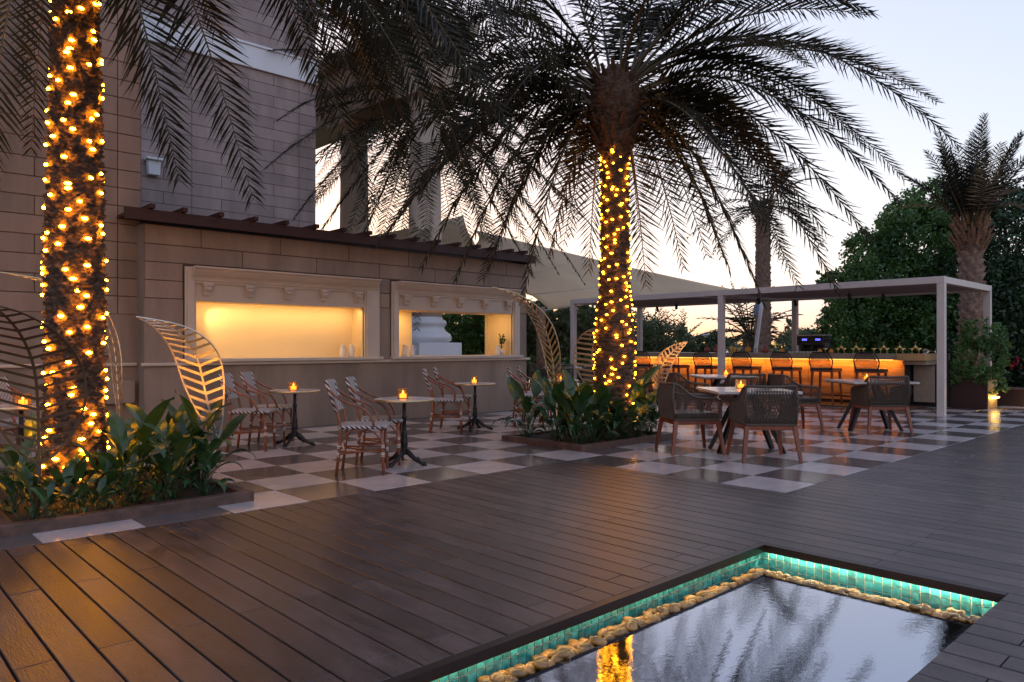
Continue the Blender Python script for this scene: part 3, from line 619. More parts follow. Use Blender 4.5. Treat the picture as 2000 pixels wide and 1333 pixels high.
# ---- bar counter
br = thing('bar_counter', 'long bar counter with glowing honey stone front and grey brown top', 'bar counter')
b = MB(); b.bbox((15.62, 5.38, 0.955), (16.35, 13.2, 1.07)); b.build('counter_top', M['counter'], br, bevel=0.006)
pw = 0.96
for k in range(8):
    b = MB(); y = 5.32+k*0.985; b.bbox((15.80, y, 0.10), (15.83, y+0.975, 0.952)); b.build('front_panel', M['onyx'], br)
b = MB(); b.bbox((15.832, 5.33, 0.03), (16.3, 13.2, 0.953)); b.build('carcass', M['darkwood'], br)
b = MB(); b.bbox((15.55, 4.86, 0.94), (16.37, 5.375, 1.075)); b.build('counter_end', M['tan'], br, bevel=0.004)
b = MB(); b.bbox((15.66, 4.88, 0.86), (16.3, 5.3, 0.935)); b.build('end_shelf', M['counter'], br)
b = MB(); b.bbox((16.38, 4.7, 0.0), (16.50, 5.4, 1.08)); b.bbox((15.84, 5.31, 0.02), (16.30, 5.328, 0.93)); b.build('end_panel', M['black'], br)
b = MB(); b.bbox((16.2, 4.9, 0.10), (16.25, 5.28, 0.84)); b.build('end_door', M['counter'], br)
b = MB(); b.bbox((15.70, 5.5, 0.938), (15.72, 13.1, 0.9535)); b.build('light_strip', M['led'], br)
b = MB(); b.tube([(15.45, 5.4, 0.2), (15.45, 13.0, 0.2)], 0.02, 8); b.build('foot_rail', M['shaded'], br)
l = lamp('bar_front_lamp', (15.70, 9.2, 0.935), (1.0, 0.42, 0.07), 50, shape=(0.03, 7.6)); l.rotation_euler = (0, R(-14), 0)

# ================================================================== FURNITURE
# ---- bistro chair (faces +x)
bc = thing('bistro_chair', 'x', 'chair', (0, 0, 0), 0, 'pairs of woven bistro chairs')
rl = 0.015
for s in (-1, 1):
    b = MB(); b.tube([(-0.235, .195*s, 0), (-0.205, .193*s, .25), (-0.195, .19*s, .46), (-0.225, .19*s, .60), (-0.275, .195*s, .75), (-0.325, .20*s, .885)], rl, 9); b.build('rear_leg', M['rattan'], bc, True)
    b = MB(); b.tube([(0.205, .20*s, 0), (0.195, .195*s, .22), (0.185, .19*s, .445)], rl*1.05, 9); b.build('front_leg', M['rattan'], bc, True)
    b = MB(); b.tube(bez(Vector((-0.295, .205*s, .80)), Vector((-0.20, .235*s, .70)), Vector((-0.04, .245*s, .655)), 7)+bez(Vector((-0.04, .245*s, .655)), Vector((0.10, .255*s, .62)), Vector((0.12, .215*s, .45)), 7)[1:], 0.0125, 8); b.build('armrest', M['rattan'], bc, True)
    for z0, z1 in ((.17, .215), (.25, .29)):
        b = MB(); b.tube([(-0.222+(z0-.17)*.1, .194*s, z0), (-0.215+(z0-.17)*.1, .194*s, z1)], rl*1.22, 9); b.build('leg_binding', M['wrap'], bc, True)
        b = MB(); b.tube([(0.199, .198*s, z0), (0.197, .197*s, z1)], rl*1.22, 9); b.build('leg_binding', M['wrap'], bc, True)
    b = MB(); b.tube(bez(Vector((0.19, .195*s, .27)), Vector((0.17, .19*s, .40)), Vector((0.04, .185*s, .435)), 6), .008, 6); b.tube(bez(Vector((-0.20, .193*s, .27)), Vector((-0.18, .19*s, .40)), Vector((-0.05, .185*s, .435)), 6), .008, 6); b.build('corner_brace', M['rattan'], bc, True)
b = MB()
b.tube([(-0.215, -.194, .20), (0.197, .197, .20)], .0095, 7); b.tube([(-0.215, .194, .215), (0.197, -.197, .215)], .0095, 7); b.build('stretcher', M['rattan'], bc, True)
b = MB()
for s in (-1, 1): b.tube([(-0.205, .193*s, .225), (0.19, .196*s, .225)], .009, 7)
b.tube([(0.192, -.19, .425), (0.192, .19, .425)], .010, 7); b.tube([(-0.2, -.19, .425), (-0.2, .19, .425)], .010, 7); b.build('seat_rail', M['rattan'], bc, True)
b = MB(); sx, sy = 0.235, 0.215; pts = [(-sx+.03, -sy+.02), (sx-.03, -sy), (sx, -sy+.03), (sx, sy-.03), (sx-.03, sy), (-sx+.03, sy-.02), (-sx+.01, sy-.04), (-sx+.01, -sy+.04)]
n = len(pts); b.add([(x, y, .440) for x, y in pts]+[(x*1.02, y*1.02, .452) for x, y in pts]+[(x*1.0, y*1.0, .468) for x, y in pts]+[(x*.92, y*.92, .473) for x, y in pts],
  [tuple(range(n))[::-1]]+[(i+k*n, (i+1) % n+k*n, (i+1) % n+(k+1)*n, i+(k+1)*n) for k in range(3) for i in range(n)]+[tuple(3*n+i for i in range(n))]); b.build('seat', M['weave_seat'], bc)
b = MB()
for s in (-1, 1): b.tube([(-.20, (sy-.012)*s, .452), (.205, (sy+.004)*s, .452)], .013, 7)
b.build('seat_binding', M['weave_edge'], bc)
NB = 8; A_, B2_, A3, B3 = [], [], [], []
rows_ = [(z, -0.232-(z-.60)*0.345-0.012*math.sin((z-.6)/.29*PI)) for z in np.linspace(.60, .893, 7)]
V = []; Fq = []
for k, (z, x) in enumerate(rows_):
    w = .183+.012*(z-.6)/.29
    for j in range(NB+1):
        yy = -w+2*w*j/NB; V.append((x-0.030*(1-(yy/w)**2), yy, z))
nn = len(V); V += [(x+0.016, y, z) for x, y, z in V]
for k in range(6):
    for j in range(NB): q = k*(NB+1)+j; Fq.append((q, q+NB+1, q+NB+2, q+1)); Fq.append((nn+q, nn+q+1, nn+q+NB+2, nn+q+NB+1))
for k in range(6): q = k*(NB+1); Fq.append((q, nn+q, nn+q+NB+1, q+NB+1)); q += NB; Fq.append((q, q+NB+1, nn+q+NB+1, nn+q))
for j in range(NB): q = j; Fq.append((q, q+1, nn+q+1, nn+q)); q = 6*(NB+1)+j; Fq.append((q, nn+q, nn+q+1, q+1))
b = MB(); b.add(V, Fq); b.build('backrest', M['weave'], bc)
for s in (-1, 1):
    b = MB(); b.tube([(-0.232, .19*s, .60), (-0.28, .195*s, .75), (-0.33, .20*s, .893)], .018, 8); b.build('back_binding', M['weave_edge'], bc, True)
def place(src, spots, first=[True]):
    used = False; parts = kids(src)
    for (r, f, hd, label) in spots:
        x, y = RF(r, f)
        if not used: src.location = (x, y, 0); src.rotation_euler = (0, 0, R(hd)); src['label'] = label; used = True
        else: dup(src, (x, y, 0), R(hd), label, parts)
place(bc, [(-1.43, 7.12, -39, 'nearer woven bistro chair of the pair at the centre round table'),
           (-1.37, 7.72, -40, 'farther woven bistro chair of the pair at the centre round table'),
           (-3.07, 8.72, -40, 'nearer woven bistro chair of the pair at the back left round table'),
           (-3.02, 9.28, -41, 'farther woven bistro chair of the pair at the back left round table'),
           (-0.93, 10.55, -40, 'nearer woven bistro chair of the pair beside the kiosk wall right end'),
           (-0.84, 11.15, -40, 'farther woven bistro chair of the pair beside the kiosk wall right end'),
           (0.26, 11.55, -38, 'nearer woven bistro chair half hidden by the centre planter leaves'),
           (0.42, 12.15, -40, 'farther woven bistro chair half hidden by the centre planter leaves'),
           (-4.95, 6.95, -38, 'woven bistro chair seen through the big bronze leaf screen at left'),
           (-5.0, 7.6, -38, 'woven bistro chair behind the one at the far left edge')])
# ---- bistro table
bt = thing('bistro_table', 'x', 'table', (0, 0, 0), 0, 'round cast iron bistro tables')
b = MB(); b.lathe([(0.300, .655), (0.300, .674), (0.296, .677)], 40); b.build('tabletop', M['marble'], bt)
b = MB(); b.lathe([(0.3005, .650), (0.307, .652), (0.307, .674), (0.3005, .6765)], 40); b.build('brass_rim', M['gold'], bt, True)
b = MB(); b.lathe([(0.05, .10), (.046, .13), (.034, .15), (.030, .17), (.038, .20), (.036, .24), (.028, .27), (.034, .30), (.024, .33), (.020, .46), (.028, .475), (.030, .49), (.020, .505), (.019, .62), (.04, .645), (.10, .6495)], 16); b.build('column', M['iron'], bt, True)
for k in range(4):
    a = PI/2*k+R(20); c, s = math.cos(a), math.sin(a); b = MB(); b.tube([(c*r, s*r, z) for r, z in ((.02, .135), (.07, .11), (.13, .06), (.19, .03), (.245, .02))], [.03, .028, .022, .018, .024], 8); b.lathe([(.024, 0), (.028, .008), (.022, .026)], 10, (c*.25, s*.25, 0)); b.build('foot', M['iron'], bt, True)
# ---- votive candle
vc = thing('candle', 'x', 'candle', (0, 0, 0), 0, 'votive candles in square glasses')
b = MB(); w = .049
for x0, x1, y0, y1 in ((-w, -w+.004, -w, w), (w-.004, w, -w, w), (-w+.004, w-.004, -w, -w+.004), (-w+.004, w-.004, w-.004, w)): b.bbox((x0, y0, .001), (x1, y1, .102))
b.bbox((-w+.004, -w+.004, .001), (w-.004, w-.004, .008)); b.build('glass', M['glass'], vc)
b = MB(); b.lathe([(.034, .0085), (.034, .046), (.03, .048)], 14); b.build('wax', M['wax'], vc, True)
b = MB(); b.lathe([(.002, .049), (.010, .056), (.010, .064), (.005, .078), (.001, .088)], 8); b.build('flame', M['flame'], vc, True)
tabs = [(-1.115, 7.62, .6775, 'round marble bistro table with iron base, centre of the terrace', 'on the centre bistro table'),
        (-2.69, 9.12, .6775, 'round marble bistro table nearest the kiosk left window', 'on the bistro table under the left window'),
        (-0.545, 10.85, .6775, 'round marble bistro table nearest the kiosk right end', 'on the bistro table by the kiosk right end'),
        (0.78, 12.0, .6775, 'round marble bistro table behind the centre planter', 'on the table behind the centre planter'),
        (-4.50, 6.75, .6775, 'round marble bistro table behind the bronze leaf screen at left', 'seen through the bronze leaf screen')]
tp, cp = kids(bt), kids(vc)
first = True
def candle(x, y, z, lab):
    global first_c
    if first_c: vc.location = (x, y, z); vc.rotation_euler = (0, 0, R(47)); vc['label'] = lab; first_c = False
    else: dup(vc, (x, y, z), R(47), lab, cp)
first_c = True
for r, f, z, lab, on in tabs:
    x, y = RF(r, f)
    if first: bt.location = (x, y, 0); bt['label'] = lab; first = False
    else: dup(bt, (x, y, 0), R(15), lab, tp)
    cx, cy = RF(r+(-0.01 if r > -4 else 0.03), f-0.02); candle(cx, cy, z, 'amber glowing square votive '+on)

# ---- rope armchair (faces +x)
ac = thing('rope_armchair', 'x', 'armchair', (0, 0, 0), 0, 'rope armchairs at the square tables')
hw_, hd_ = 0.27, 0.265
for sx in (-1, 1):
    for sy in (-1, 1):
        b = MB(); b.beam((sx*(hd_+.035), sy*(hw_+.03), 0), (sx*(hd_-.02), sy*(hw_-.02), .375), .030, .030, .048, .048); b.build('leg', M['teak'], ac, bevel=0.003)
b = MB()
for s in (-1, 1): b.beam((-hd_+.005, s*(hw_-.02), .357), (hd_-.005, s*(hw_-.02), .357), .028, .042); b.beam((s*(hd_-.02), -hw_+.035, .357), (s*(hd_-.02), hw_-.035, .357), .028, .042)
b.build('seat_frame', M['teak'], ac)
b = MB(); b.box((0, 0, .392), (.53, .54, .024)); b.build('base_rail', M['rope'], ac, bevel=0.008)
cm = MB(); cm.box((0.01, 0, .434), (.50, .50, .06)); o = cm.build('cushion', M['cushion'], ac, bevel=0.024); 
# rim path: front-right arm -> back -> front-left arm
def rim(s): return [(hd_+.005, s*.272, .40), (hd_-.0, s*.282, .56), (hd_-.035, s*.285, .625), (.10, s*.288, .635), (-.04, s*.286, .645), (-.13, s*.282, .70), (-.21, s*.276, .775), (-.262, s*.262, .795)]
rp = rim(-1)+[(-.292, -.215, .800), (-.303, 0, .788), (-.292, .215, .800)]+rim(1)[::-1]
def smooth(pts, it=2):
    pts = [Vector(p) for p in pts]
    for _ in range(it):
        q = [pts[0]]
        for a, c in zip(pts[:-1], pts[1:]): q += [a.lerp(c, .25), a.lerp(c, .75)]
        pts = q+[pts[-1]]
    return pts
rps = smooth(rp); b = MB(); b.tube(rps, .015, 8); b.build('rim', M['rope'], ac, True)
for s in (-1, 1): b = MB(); b.tube([(-.262, s*.262, .40), (-.285, s*.268, .60), (-.268, s*.262, .79)], .012, 7); b.build('back_post', M['rope'], ac, True)
# cords: drop from the rim to the base rail
b = MB(); tot = [0]
for a, c in zip(rps[:-1], rps[1:]): tot.append(tot[-1]+(c-a).length)
def at(d):
    for i in range(len(tot)-1):
        if tot[i+1] >= d: return rps[i].lerp(rps[i+1], (d-tot[i])/(tot[i+1]-tot[i]+1e-9))
    return rps[-1]
NC = 118
def foot(p):
    if p.x > -.24: return Vector((max(-.25, min(.255, p.x*1.0)), math.copysign(.268, p.y), .40))
    return Vector((-.262, max(-.262, min(.262, p.y*1.02)), .40))
for k in range(NC):
    d = .10+(tot[-1]-.20)*k/(NC-1); p = at(d); f_ = foot(p); back = p.x < -.25
    if back: lo = f_.copy(); mid = lo.lerp(p, .5)+Vector((-.018, 0, 0)); gap = p+(lo-p)*0.06; b.tube([lo, mid, p], .0044, 4, cap=False)
    else: b.tube([f_, p], .0042, 4, cap=False)
for k in range(-12, 13):                                   # the diagonal crossing strands in the middle of the back
    y = k*.018; b.tube([(-.267, y, .42), (-.296, y*1.0+.09*(1 if k % 2 else -1), .60), (-.298, y*.9+.03*(1 if k % 2 else -1), .75)], .0042, 4, cap=False)
b.build('rope_cords', M['rope'], ac, kind='stuff')
place(ac, [(2.72, 7.98, 46, 'rope armchair with its back to the viewer at the nearest square table'),
           (2.05, 8.52, -37, 'rope armchair on the left side of the nearest square table'),
           (5.22, 10.45, 46, 'rope armchair with its back to the viewer at the right square table'),
           (4.20, 10.98, -39, 'rope armchair on the left side of the right square table'),
           (3.55, 11.35, 46, 'rope armchair behind the nearest table with its back to the viewer'),
           (2.80, 11.75, -37, 'rope armchair left of the back square table, behind the left one'),
           (1.15, 17.3, 46, 'dark armchair at the far left of the white-topped tables beyond the leaf screens'),
           (1.95, 17.6, 46, 'dark armchair between the pergola left post and the lit palm trunk'),
           (0.75, 18.8, -40, 'dark armchair farthest back beyond the kiosk corner'),
           (2.45, 15.0, 46, 'dark armchair close behind the lit centre palm trunk')])
# ---- square table
st = thing('square_table', 'x', 'table', (0, 0, 0), 0, 'square tables with splayed black legs')
b = MB(); b.box((0, 0, .705), (1.0, .92, .028)); b.build('tabletop', M['marble'], st, bevel=0.004)
b = MB(); b.box((0, 0, .682), (.94, .86, .016)); b.build('top_frame', M['teak'], st)
for sx, sy in ((-1, -1), (1, -1), (1, 1), (-1, 1)):
    b = MB(); b.beam((sx*.20, sy*.37, 0), (sx*.06, sy*.08, .672), .045, .045, .06, .06); b.build('leg', M['iron'], st)
b = MB(); b.box((0, 0, .660), (.30, .30, .012)); b.build('mounting_plate', M['iron'], st)
sp = kids(st); firsts = True
for r, f, lab, cr, cf, on in ((2.72, 8.55, 'nearest square stone topped table with splayed black legs', 2.72, 8.75, 'on the nearest square table'), (5.22, 10.75, 'square table in front of the right end of the bar', 5.30, 11.0, 'on the square table at the right'),
                  (3.62, 12.65, 'square table farther back towards the middle of the bar', 3.75, 12.9, 'on the back square table'), (1.25, 17.9, 'white topped dining table beyond the kiosk corner', 0, 0, ''), (2.3, 19.3, 'far dining table left of the pergola post', 0, 0, '')):
    x, y = RF(r, f)
    if firsts: st.location = (x, y, 0); st.rotation_euler = (0, 0, R(46.6)); st['label'] = lab; firsts = False
    else: dup(st, (x, y, 0), R(46.6), lab, sp)
    if cf: cx, cy = RF(cr, cf); candle(cx, cy, .7195, 'amber glowing square votive '+on)
# ---- bar stool (faces +x)
bs = thing('bar_stool', 'x', 'stool', (0, 0, 0), 0, 'rope backed stools along the bar')
for sx in (-1, 1):
    for sy in (-1, 1):
        b = MB(); b.beam((sx*.22, sy*.235, .0), (sx*.19, sy*.20, .70), .032, .032, .042, .042); b.build('leg', M['teak'], bs)
b = MB()
for s in (-1, 1): b.beam((-.20, s*.215, .25), (.20, s*.215, .25), .022, .035)
b.beam((.205, -.20, .22), (.205, .20, .22), .022, .035); b.beam((-.205, -.20, .22), (-.205, .20, .22), .022, .035); b.build('foot_rest', M['teak'], bs)
b = MB(); b.box((0, 0, .715), (.45, .47, .035)); b.build('seat_frame', M['teak'], bs)
b = MB(); b.box((0, 0, .756), (.46, .48, .048)); b.build('cushion', M['cushion'], bs, bevel=0.02)
bp_pts = [(-.225, -.205, .74), (-.245, -.240, .90), (-.262, -.235, .96), (-.285, -.175, 1.075), (-.295, -.15, 1.095), (-.305, 0, 1.097), (-.295, .15, 1.095), (-.285, .175, 1.075), (-.262, .235, .96), (-.245, .240, .90), (-.225, .205, .74)]
bps = smooth(bp_pts, 1); b = MB(); b.tube(bps, .013, 7); b.build('back_frame', M['iron'], bs, True)
b = MB()
for k in range(34):
    y = -.20+.40*k/33; yt = y*.78; zt = 1.09 if abs(y) < .17 else 1.06; b.tube([(-.23, y, .775), (-.272, y*1.06, .90), (-.292, yt, zt)], .0042, 4, cap=False)
b.build('rope_cords', M['rope'], bs, kind='stuff')
stools = []
for i, (px, nm) in enumerate(((1692, 'first'), (1603, 'second'), (1526, 'third'), (1448, 'fourth'), (1372, 'fifth'), (1309, 'sixth'), (1254, 'seventh'))):
    y = YonX(px, 14.92); stools.append((S_*15.17-C_*y, C_*15.17+S_*y, 0, nm+' rope backed bar stool counted from the right end of the bar'))
place(bs, stools)

# ---- things on the bar
def on_bar(px): return YonX(px, 15.95)
ZC = 1.0705
def glass_mesh():
    b = MB(); b.lathe([(.034, 0), (.034, .002), (.004, .006), (.0035, .055), (.006, .062), (.055, .115), (.053, .115), (.001, .07)], 18); return b
gl = glass_mesh()
def pyramid(px, full, lab, x=15.9):
    y = YonX(px, x); t = thing('cocktail_glass_stack', lab, 'glasses', (x, y, ZC), 0, 'golden cocktail glasses stacked as stars')
    g = gl.mesh('glass', M['goldglass'], True)
    if full:
        for s in (-1, 1): obj('glass', g, t, (0, s*.062, 0))
        o = obj('glass', g, t, (0, 0, .232)); o.rotation_euler = (PI, 0, 0)
    else: obj('glass', g, t, (0, 0, 0))
for px, fl, lab in ((1612, 0, 'single gold cocktail glass between two oranges at the bar'), (1643, 1, 'star stack of gold cocktail glasses nearest the coffee machine'), (1672, 1, 'second star stack of gold cocktail glasses from the coffee machine'),
                    (1686, 0, 'single gold cocktail glass right of the second star stack'), (1707, 0, 'single gold cocktail glass left of the middle star stack'), (1726, 1, 'star stack of gold glasses third from the right end of the bar... middle'), (1757, 1, 'star stack of gold glasses second from the bar right end'), (1788, 1, 'star stack of gold glasses nearest the bar right end')):
    pyramid(px, fl, lab.replace(' third from the right end of the bar... middle', ' in the middle of the bar right half'))
def blob(px, r, m, name, lab, cat, x=15.9, zs=1.0, grp=None, top=False):
    y = YonX(px, x); t = thing(name, lab, cat, (x, y, ZC), 0, grp)
    b = MB(); b.lathe([(r*.35, 0), (r*.8, r*.25*zs), (r, r*.9*zs), (r*.85, r*1.5*zs), (r*.3, r*1.95*zs), (.002, r*2.0*zs)], 14); b.build('body', m, t, True)
    if top: b = MB(); b.lathe([(r*.3, r*1.9*zs), (r*.15, r*2.4*zs), (.004, r*3.2*zs)], 8); b.build('stem', m, t, True)
    return t
blob(1601, .052, M['fruit_o'], 'orange', 'orange next to the coffee machine on the bar', 'fruit', 15.8, grp='oranges on the bar')
blob(1623, .052, M['fruit_o'], 'orange', 'orange right of the single gold glass on the bar', 'fruit', 15.8, grp='oranges on the bar')
blob(1381, .07, M['fruit_r'], 'copper_vessel', 'round copper vessel at the left part of the bar', 'vessel', top=True)
blob(1399, .065, M['fruit_r'], 'copper_vessel', 'round copper vessel just left of the middle pergola post', 'vessel', top=True)
blob(1420, .035, M['clear'], 'glass_jar', 'small clear jar just right of the middle pergola post', 'jar', zs=1.4)
for k, px in enumerate((1430, 1437, 1444)):
    y = on_bar(px); t = thing('drink_glass', ('left', 'middle', 'right')[k]+' one of three golden drinks on the bar', 'glass', (15.9, y, ZC), 0, 'three golden drinks'); b = MB(); b.lathe([(.03, 0), (.035, .09), (.034, .16-.02*k)], 12); b.build('drink', M['fruit_y'], t, True)
blob(1461, .075, M['fruit_o'], 'fruit_bowl', 'orange copper bowl with a pointed lid on the bar', 'bowl', top=True)
blob(1494, .068, M['fruit_r'], 'fruit_bowl', 'dark red pointed bowl below the leaning pole on the bar', 'bowl', top=True)
blob(1527, .065, M['fruit_o'], 'fruit_bowl', 'orange bowl left of the coffee machine', 'bowl', zs=.8)
t = thing('lantern', 'small pale glass lantern on the bar below the leaning pole', 'lantern', (15.9, on_bar(1476), ZC)); b = MB(); b.bbox((-.03, -.03, 0), (.03, .03, .12)); b.build('body', M['clear'], t); b = MB(); b.lathe([(.035, .12), (.01, .15), (.012, .19)], 8); b.build('cap', M['white'], t)
t = thing('herb_pot', 'small pot with green herbs on the bar', 'potted plant', (15.9, on_bar(1509), ZC)); b = MB(); b.lathe([(.03, 0), (.04, .09)], 12); b.build('pot', M['tan'], t, True)
b = MB()
for k in range(90):
    p = Vector((rng.normal(0, .028), rng.normal(0, .028), .13+abs(rng.normal(0, .035)))); d = Vector(rng.normal(0, 1, 3)).normalized()*.03; e = d.cross(Vector((0.3, .5, .7))).normalized()*.01; b.add([p, p+d*.5+e, p+d, p+d*.5-e], [(0, 1, 2, 3)])
b.build('foliage', M['ficus'], t)
t = thing('coffee_machine', 'wide steel coffee machine with blue lit displays on the bar', 'coffee machine', (16.15, (on_bar(1556)+on_bar(1608))/2, ZC), 0)
w_ = abs(on_bar(1556)-on_bar(1608))/2
b = MB(); b.bbox((-.2, -w_, .17), (.2, w_, .38)); b.bbox((0, -w_, .02), (.2, w_, .17)); b.build('body', M['black'], t, bevel=0.01)
b = MB(); b.bbox((-.22, -w_-.02, .381), (.22, w_+.02, .41)); b.build('cup_rail', M['steel'], t, bevel=.004)
b = MB(); b.bbox((-.24, -w_, .0), (-.0, w_, .03)); b.build('drip_tray', M['steel'], t)
for s in (-.18, .12):
    b = MB(); b.bbox((-.205, s-.055, .28), (-.2005, s+.055, .32)); b.build('display', M['bluelight'], t)
for s in (-.22, .0, .22): b = MB(); b.lathe([(.03, .10), (.03, .168)], 12, (-.1, s, 0)); b.tube([(-.1, s, .13), (-.24, s, .12)], .01, 6); b.build('group_handle', M['black'], t)
t = thing('grinder', 'dark rounded coffee grinder at the right of the coffee machine', 'grinder', (16.1, on_bar(1597)-.10, ZC)); b = MB(); b.lathe([(.09, 0), (.09, .2), (.07, .24), (.11, .30), (.11, .36)], 16); b.build('body', M['black'], t, True)
for k, px in enumerate(range(1542, 1600, 7)):
    t = thing('cup', ('first', 'second', 'third', 'fourth', 'fifth', 'sixth', 'seventh', 'eighth', 'ninth')[k]+' small white cup from the left in the row before the coffee machine', 'cup', (15.75, YonX(px, 15.75), ZC), 0, 'white cups before the coffee machine'); b = MB(); b.lathe([(.018, 0), (.03, .04), (.028, .04), (.012, .01)], 12); b.build('cup', M['ceramic'], t, True)
t = thing('wine_glass', 'clear tipped glass at the far right end of the bar', 'glass', (15.9, on_bar(1815)-.0, ZC+.055)); b = MB(); b.tube([(0, -.12, 0), (0, -.02, 0), (0, .0, 0), (0, .05, 0), (0, .1, 0)], [.004, .004, .03, .055, .04], 12, cap=False); b.build('bowl', M['clear'], t, True)
b = MB(); b.tube([(0, -.124, 0), (0, -.12, 0)], .035, 12); b.build('foot', M['clear'], t, True)

# ================================================================== PLANTING
# ---- planters
def planter(name, label, x0, x1, y0, y1, h=0.075, w=0.085):
    t = thing(name, label, 'planter', (0, 0, 0))
    for a, c in (((x0, y0, -0.012), (x1, y0+w, h)), ((x0, y1-w, -0.012), (x1, y1, h)), ((x0, y0+w+.002, -0.012), (x0+w, y1-w-.002, h)), ((x1-w, y0+w+.002, -0.012), (x1, y1-w-.002, h))):
        b = MB(); b.bbox(a, c); b.build('kerb', M['kerb'], t, bevel=0.006)
    n = 22; V = [(x0+w+(x1-x0-2*w)*i/n, y0+w+(y1-y0-2*w)*j/n, 0.035+rng.uniform(0, .022)) for i in range(n+1) for j in range(n+1)]
    obj('soil', npmesh('soil', V, [(i*(n+1)+j, (i+1)*(n+1)+j, (i+1)*(n+1)+j+1, i*(n+1)+j+1) for i in range(n) for j in range(n)], M['soil'], True), t); return t
planter('planter', 'low brown kerbed planter around the lit palm at the left', 0.84, 2.50, 5.60, 7.5)
planter('planter', 'low brown kerbed planter around the lit palm in the centre', 6.40, 8.22, 5.60, 6.98)

# ---- peace lily leaves
def lily_leaf(L, W, pet, lean, curl, seed):
    r_ = random.Random(seed); pts = []; z = 0; x = 0; ang = R(88-lean); n1, n2 = 4, 9; p = Vector((0, 0, 0)); out = [p.copy()]
    for i in range(n1): p = p+Vector((math.cos(ang), 0, math.sin(ang)))*pet/n1; out.append(p.copy()); ang -= R(3)
    bl = [p.copy()]
    for i in range(n2): ang -= R(curl/n2*(0.4+1.2*i/n2)); p = p+Vector((math.cos(ang), 0, math.sin(ang)))*L/n2; bl.append(p.copy())
    b = MB(); b.tube(out, [.006, .0055, .005, .0045, .004], 4)
    A, Mi, B_ = [], [], []
    for i, q in enumerate(bl):
        t = i/n2; w = 1.15*W*(math.sin(PI*min(1, t**0.75))**0.8)*(1-.15*t); w = max(w, .002); wav = 0.012*math.sin(6*t+seed)
        A.append(q+Vector((0, -w, w*0.32+wav))); Mi.append(q); B_.append(q+Vector((0, w, w*0.32-wav)))
    b.strip(A, Mi); b.strip(Mi, B_); return b.mesh('leaf', M['lily'], True)
lv = [lily_leaf(*a, i) for i, a in enumerate([(.36, .048, .26, 8, 75), (.40, .055, .34, 16, 95), (.34, .050, .20, 28, 110), (.42, .058, .38, 6, 55), (.30, .044, .30, 35, 100), (.38, .056, .42, 12, 120), (.44, .050, .24, 22, 125), (.26, .040, .16, 42, 90), (.40, .062, .46, 5, 40)])]
def lily(x, y, s, n, lab, grp, tall=False):
    s *= 1.12 if x > 5 else .95; n += 4
    t = thing('peace_lily', lab, 'plant', (x, y, 0.04), rng.uniform(0, 6), grp)
    for k in range(n):
        o = obj('leaf', lv[int(rng.integers(0, 9))], t, (rng.normal(0, .025), rng.normal(0, .025), -0.005)); o.rotation_euler = (rng.normal(0, .10), rng.normal(0, .10), 2*PI*k/n*2.4+rng.normal(0, .3)); q = s*rng.uniform(.75, 1.12); o.scale = (q, q, q)
g1 = 'broad leaved plants in the left planter'; g2 = 'broad leaved plants in the centre planter'
for x, y, s, n, lab in ((1.05, 5.80, .62, 9, 'small leafy plant at the left front corner of the left planter'), (1.00, 6.20, .8, 11, 'leafy plant behind the bronze leaf screen stem'), (1.28, 5.84, .55, 9, 'low plant just right of the bronze leaf screen stem'),
                        (1.50, 5.86, .7, 11, 'low plant in front of the lit trunk base, left planter'), (1.72, 5.98, .95, 14, 'tall plant right of the lit trunk in the left planter'), (1.98, 5.92, .85, 15, 'bushy plant at the middle front of the left planter'),
                        (2.24, 5.90, .80, 16, 'bushy plant near the right front corner of the left planter'), (2.30, 6.25, 1.05, 16, 'largest plant at the right side of the left planter'), (2.05, 6.35, 1.0, 14, 'tall plant behind the middle of the left planter'),
                        (1.82, 6.5, 1.05, 12, 'upright plant under the slender brass leaf screen'), (2.32, 6.75, .95, 13, 'plant at the right edge under the drooping brass leaf'), (1.15, 6.7, .8, 10, 'plant behind the trunk on the left side'), (2.1, 7.1, .9, 10, 'plant at the back right of the left planter')):
    lily(x, y, s, n, lab, g1)
for x, y, s, n, lab in ((1.16, 6.02, .5, 9, 'small plant directly behind the bronze leaf screen stem'), (1.38, 6.10, .55, 9, 'small plant touching the left side of the lit trunk base'), (1.62, 5.80, .42, 9, 'tiny plant at the front kerb below the lit trunk'), (1.12, 5.74, .45, 9, 'tiny plant at the front kerb left of the leaf screen stem'), (1.86, 5.80, .48, 9, 'small plant at the front kerb between the two bushy plants'), (1.40, 5.72, .40, 9, 'tiny plant at the front kerb right of the leaf screen stem')):
    lily(x, y, s, n, lab, g1)
for x, y, s, n, lab in ((6.58, 5.82, .80, 14, 'leafy plant at the front corner of the centre planter'), (6.62, 6.25, .95, 15, 'leafy plant at the left side of the centre planter'), (6.60, 6.70, .95, 14, 'plant at the far left corner of the centre planter with drooping leaves'),
                        (6.88, 5.86, .80, 14, 'plant along the front kerb, second from its corner'), (6.92, 6.2, 1.0, 15, 'tall plant behind the front corner plants of the centre planter'), (7.16, 5.84, .82, 14, 'plant along the front kerb in front of the lit trunk'),
                        (7.30, 6.15, 1.0, 13, 'tall plant left of the lit trunk base in the centre planter'), (7.46, 5.80, .85, 14, 'plant below the lit trunk at the front kerb'), (7.74, 5.82, .88, 15, 'plant right of the lit trunk at the front kerb'),
                        (8.0, 5.84, .88, 15, 'plant at the right front corner of the centre planter'), (7.98, 6.2, 1.1, 15, 'tallest plant right of the lit trunk, beside the armchair'), (8.02, 6.6, 1.05, 12, 'plant under the small striped leaf screen'), (7.2, 6.6, 1.0, 11, 'plant at the back left of the centre planter'), (7.6, 6.7, .95, 10, 'plant right behind the lit centre trunk')):
    lily(x, y, s, n, lab, g2)

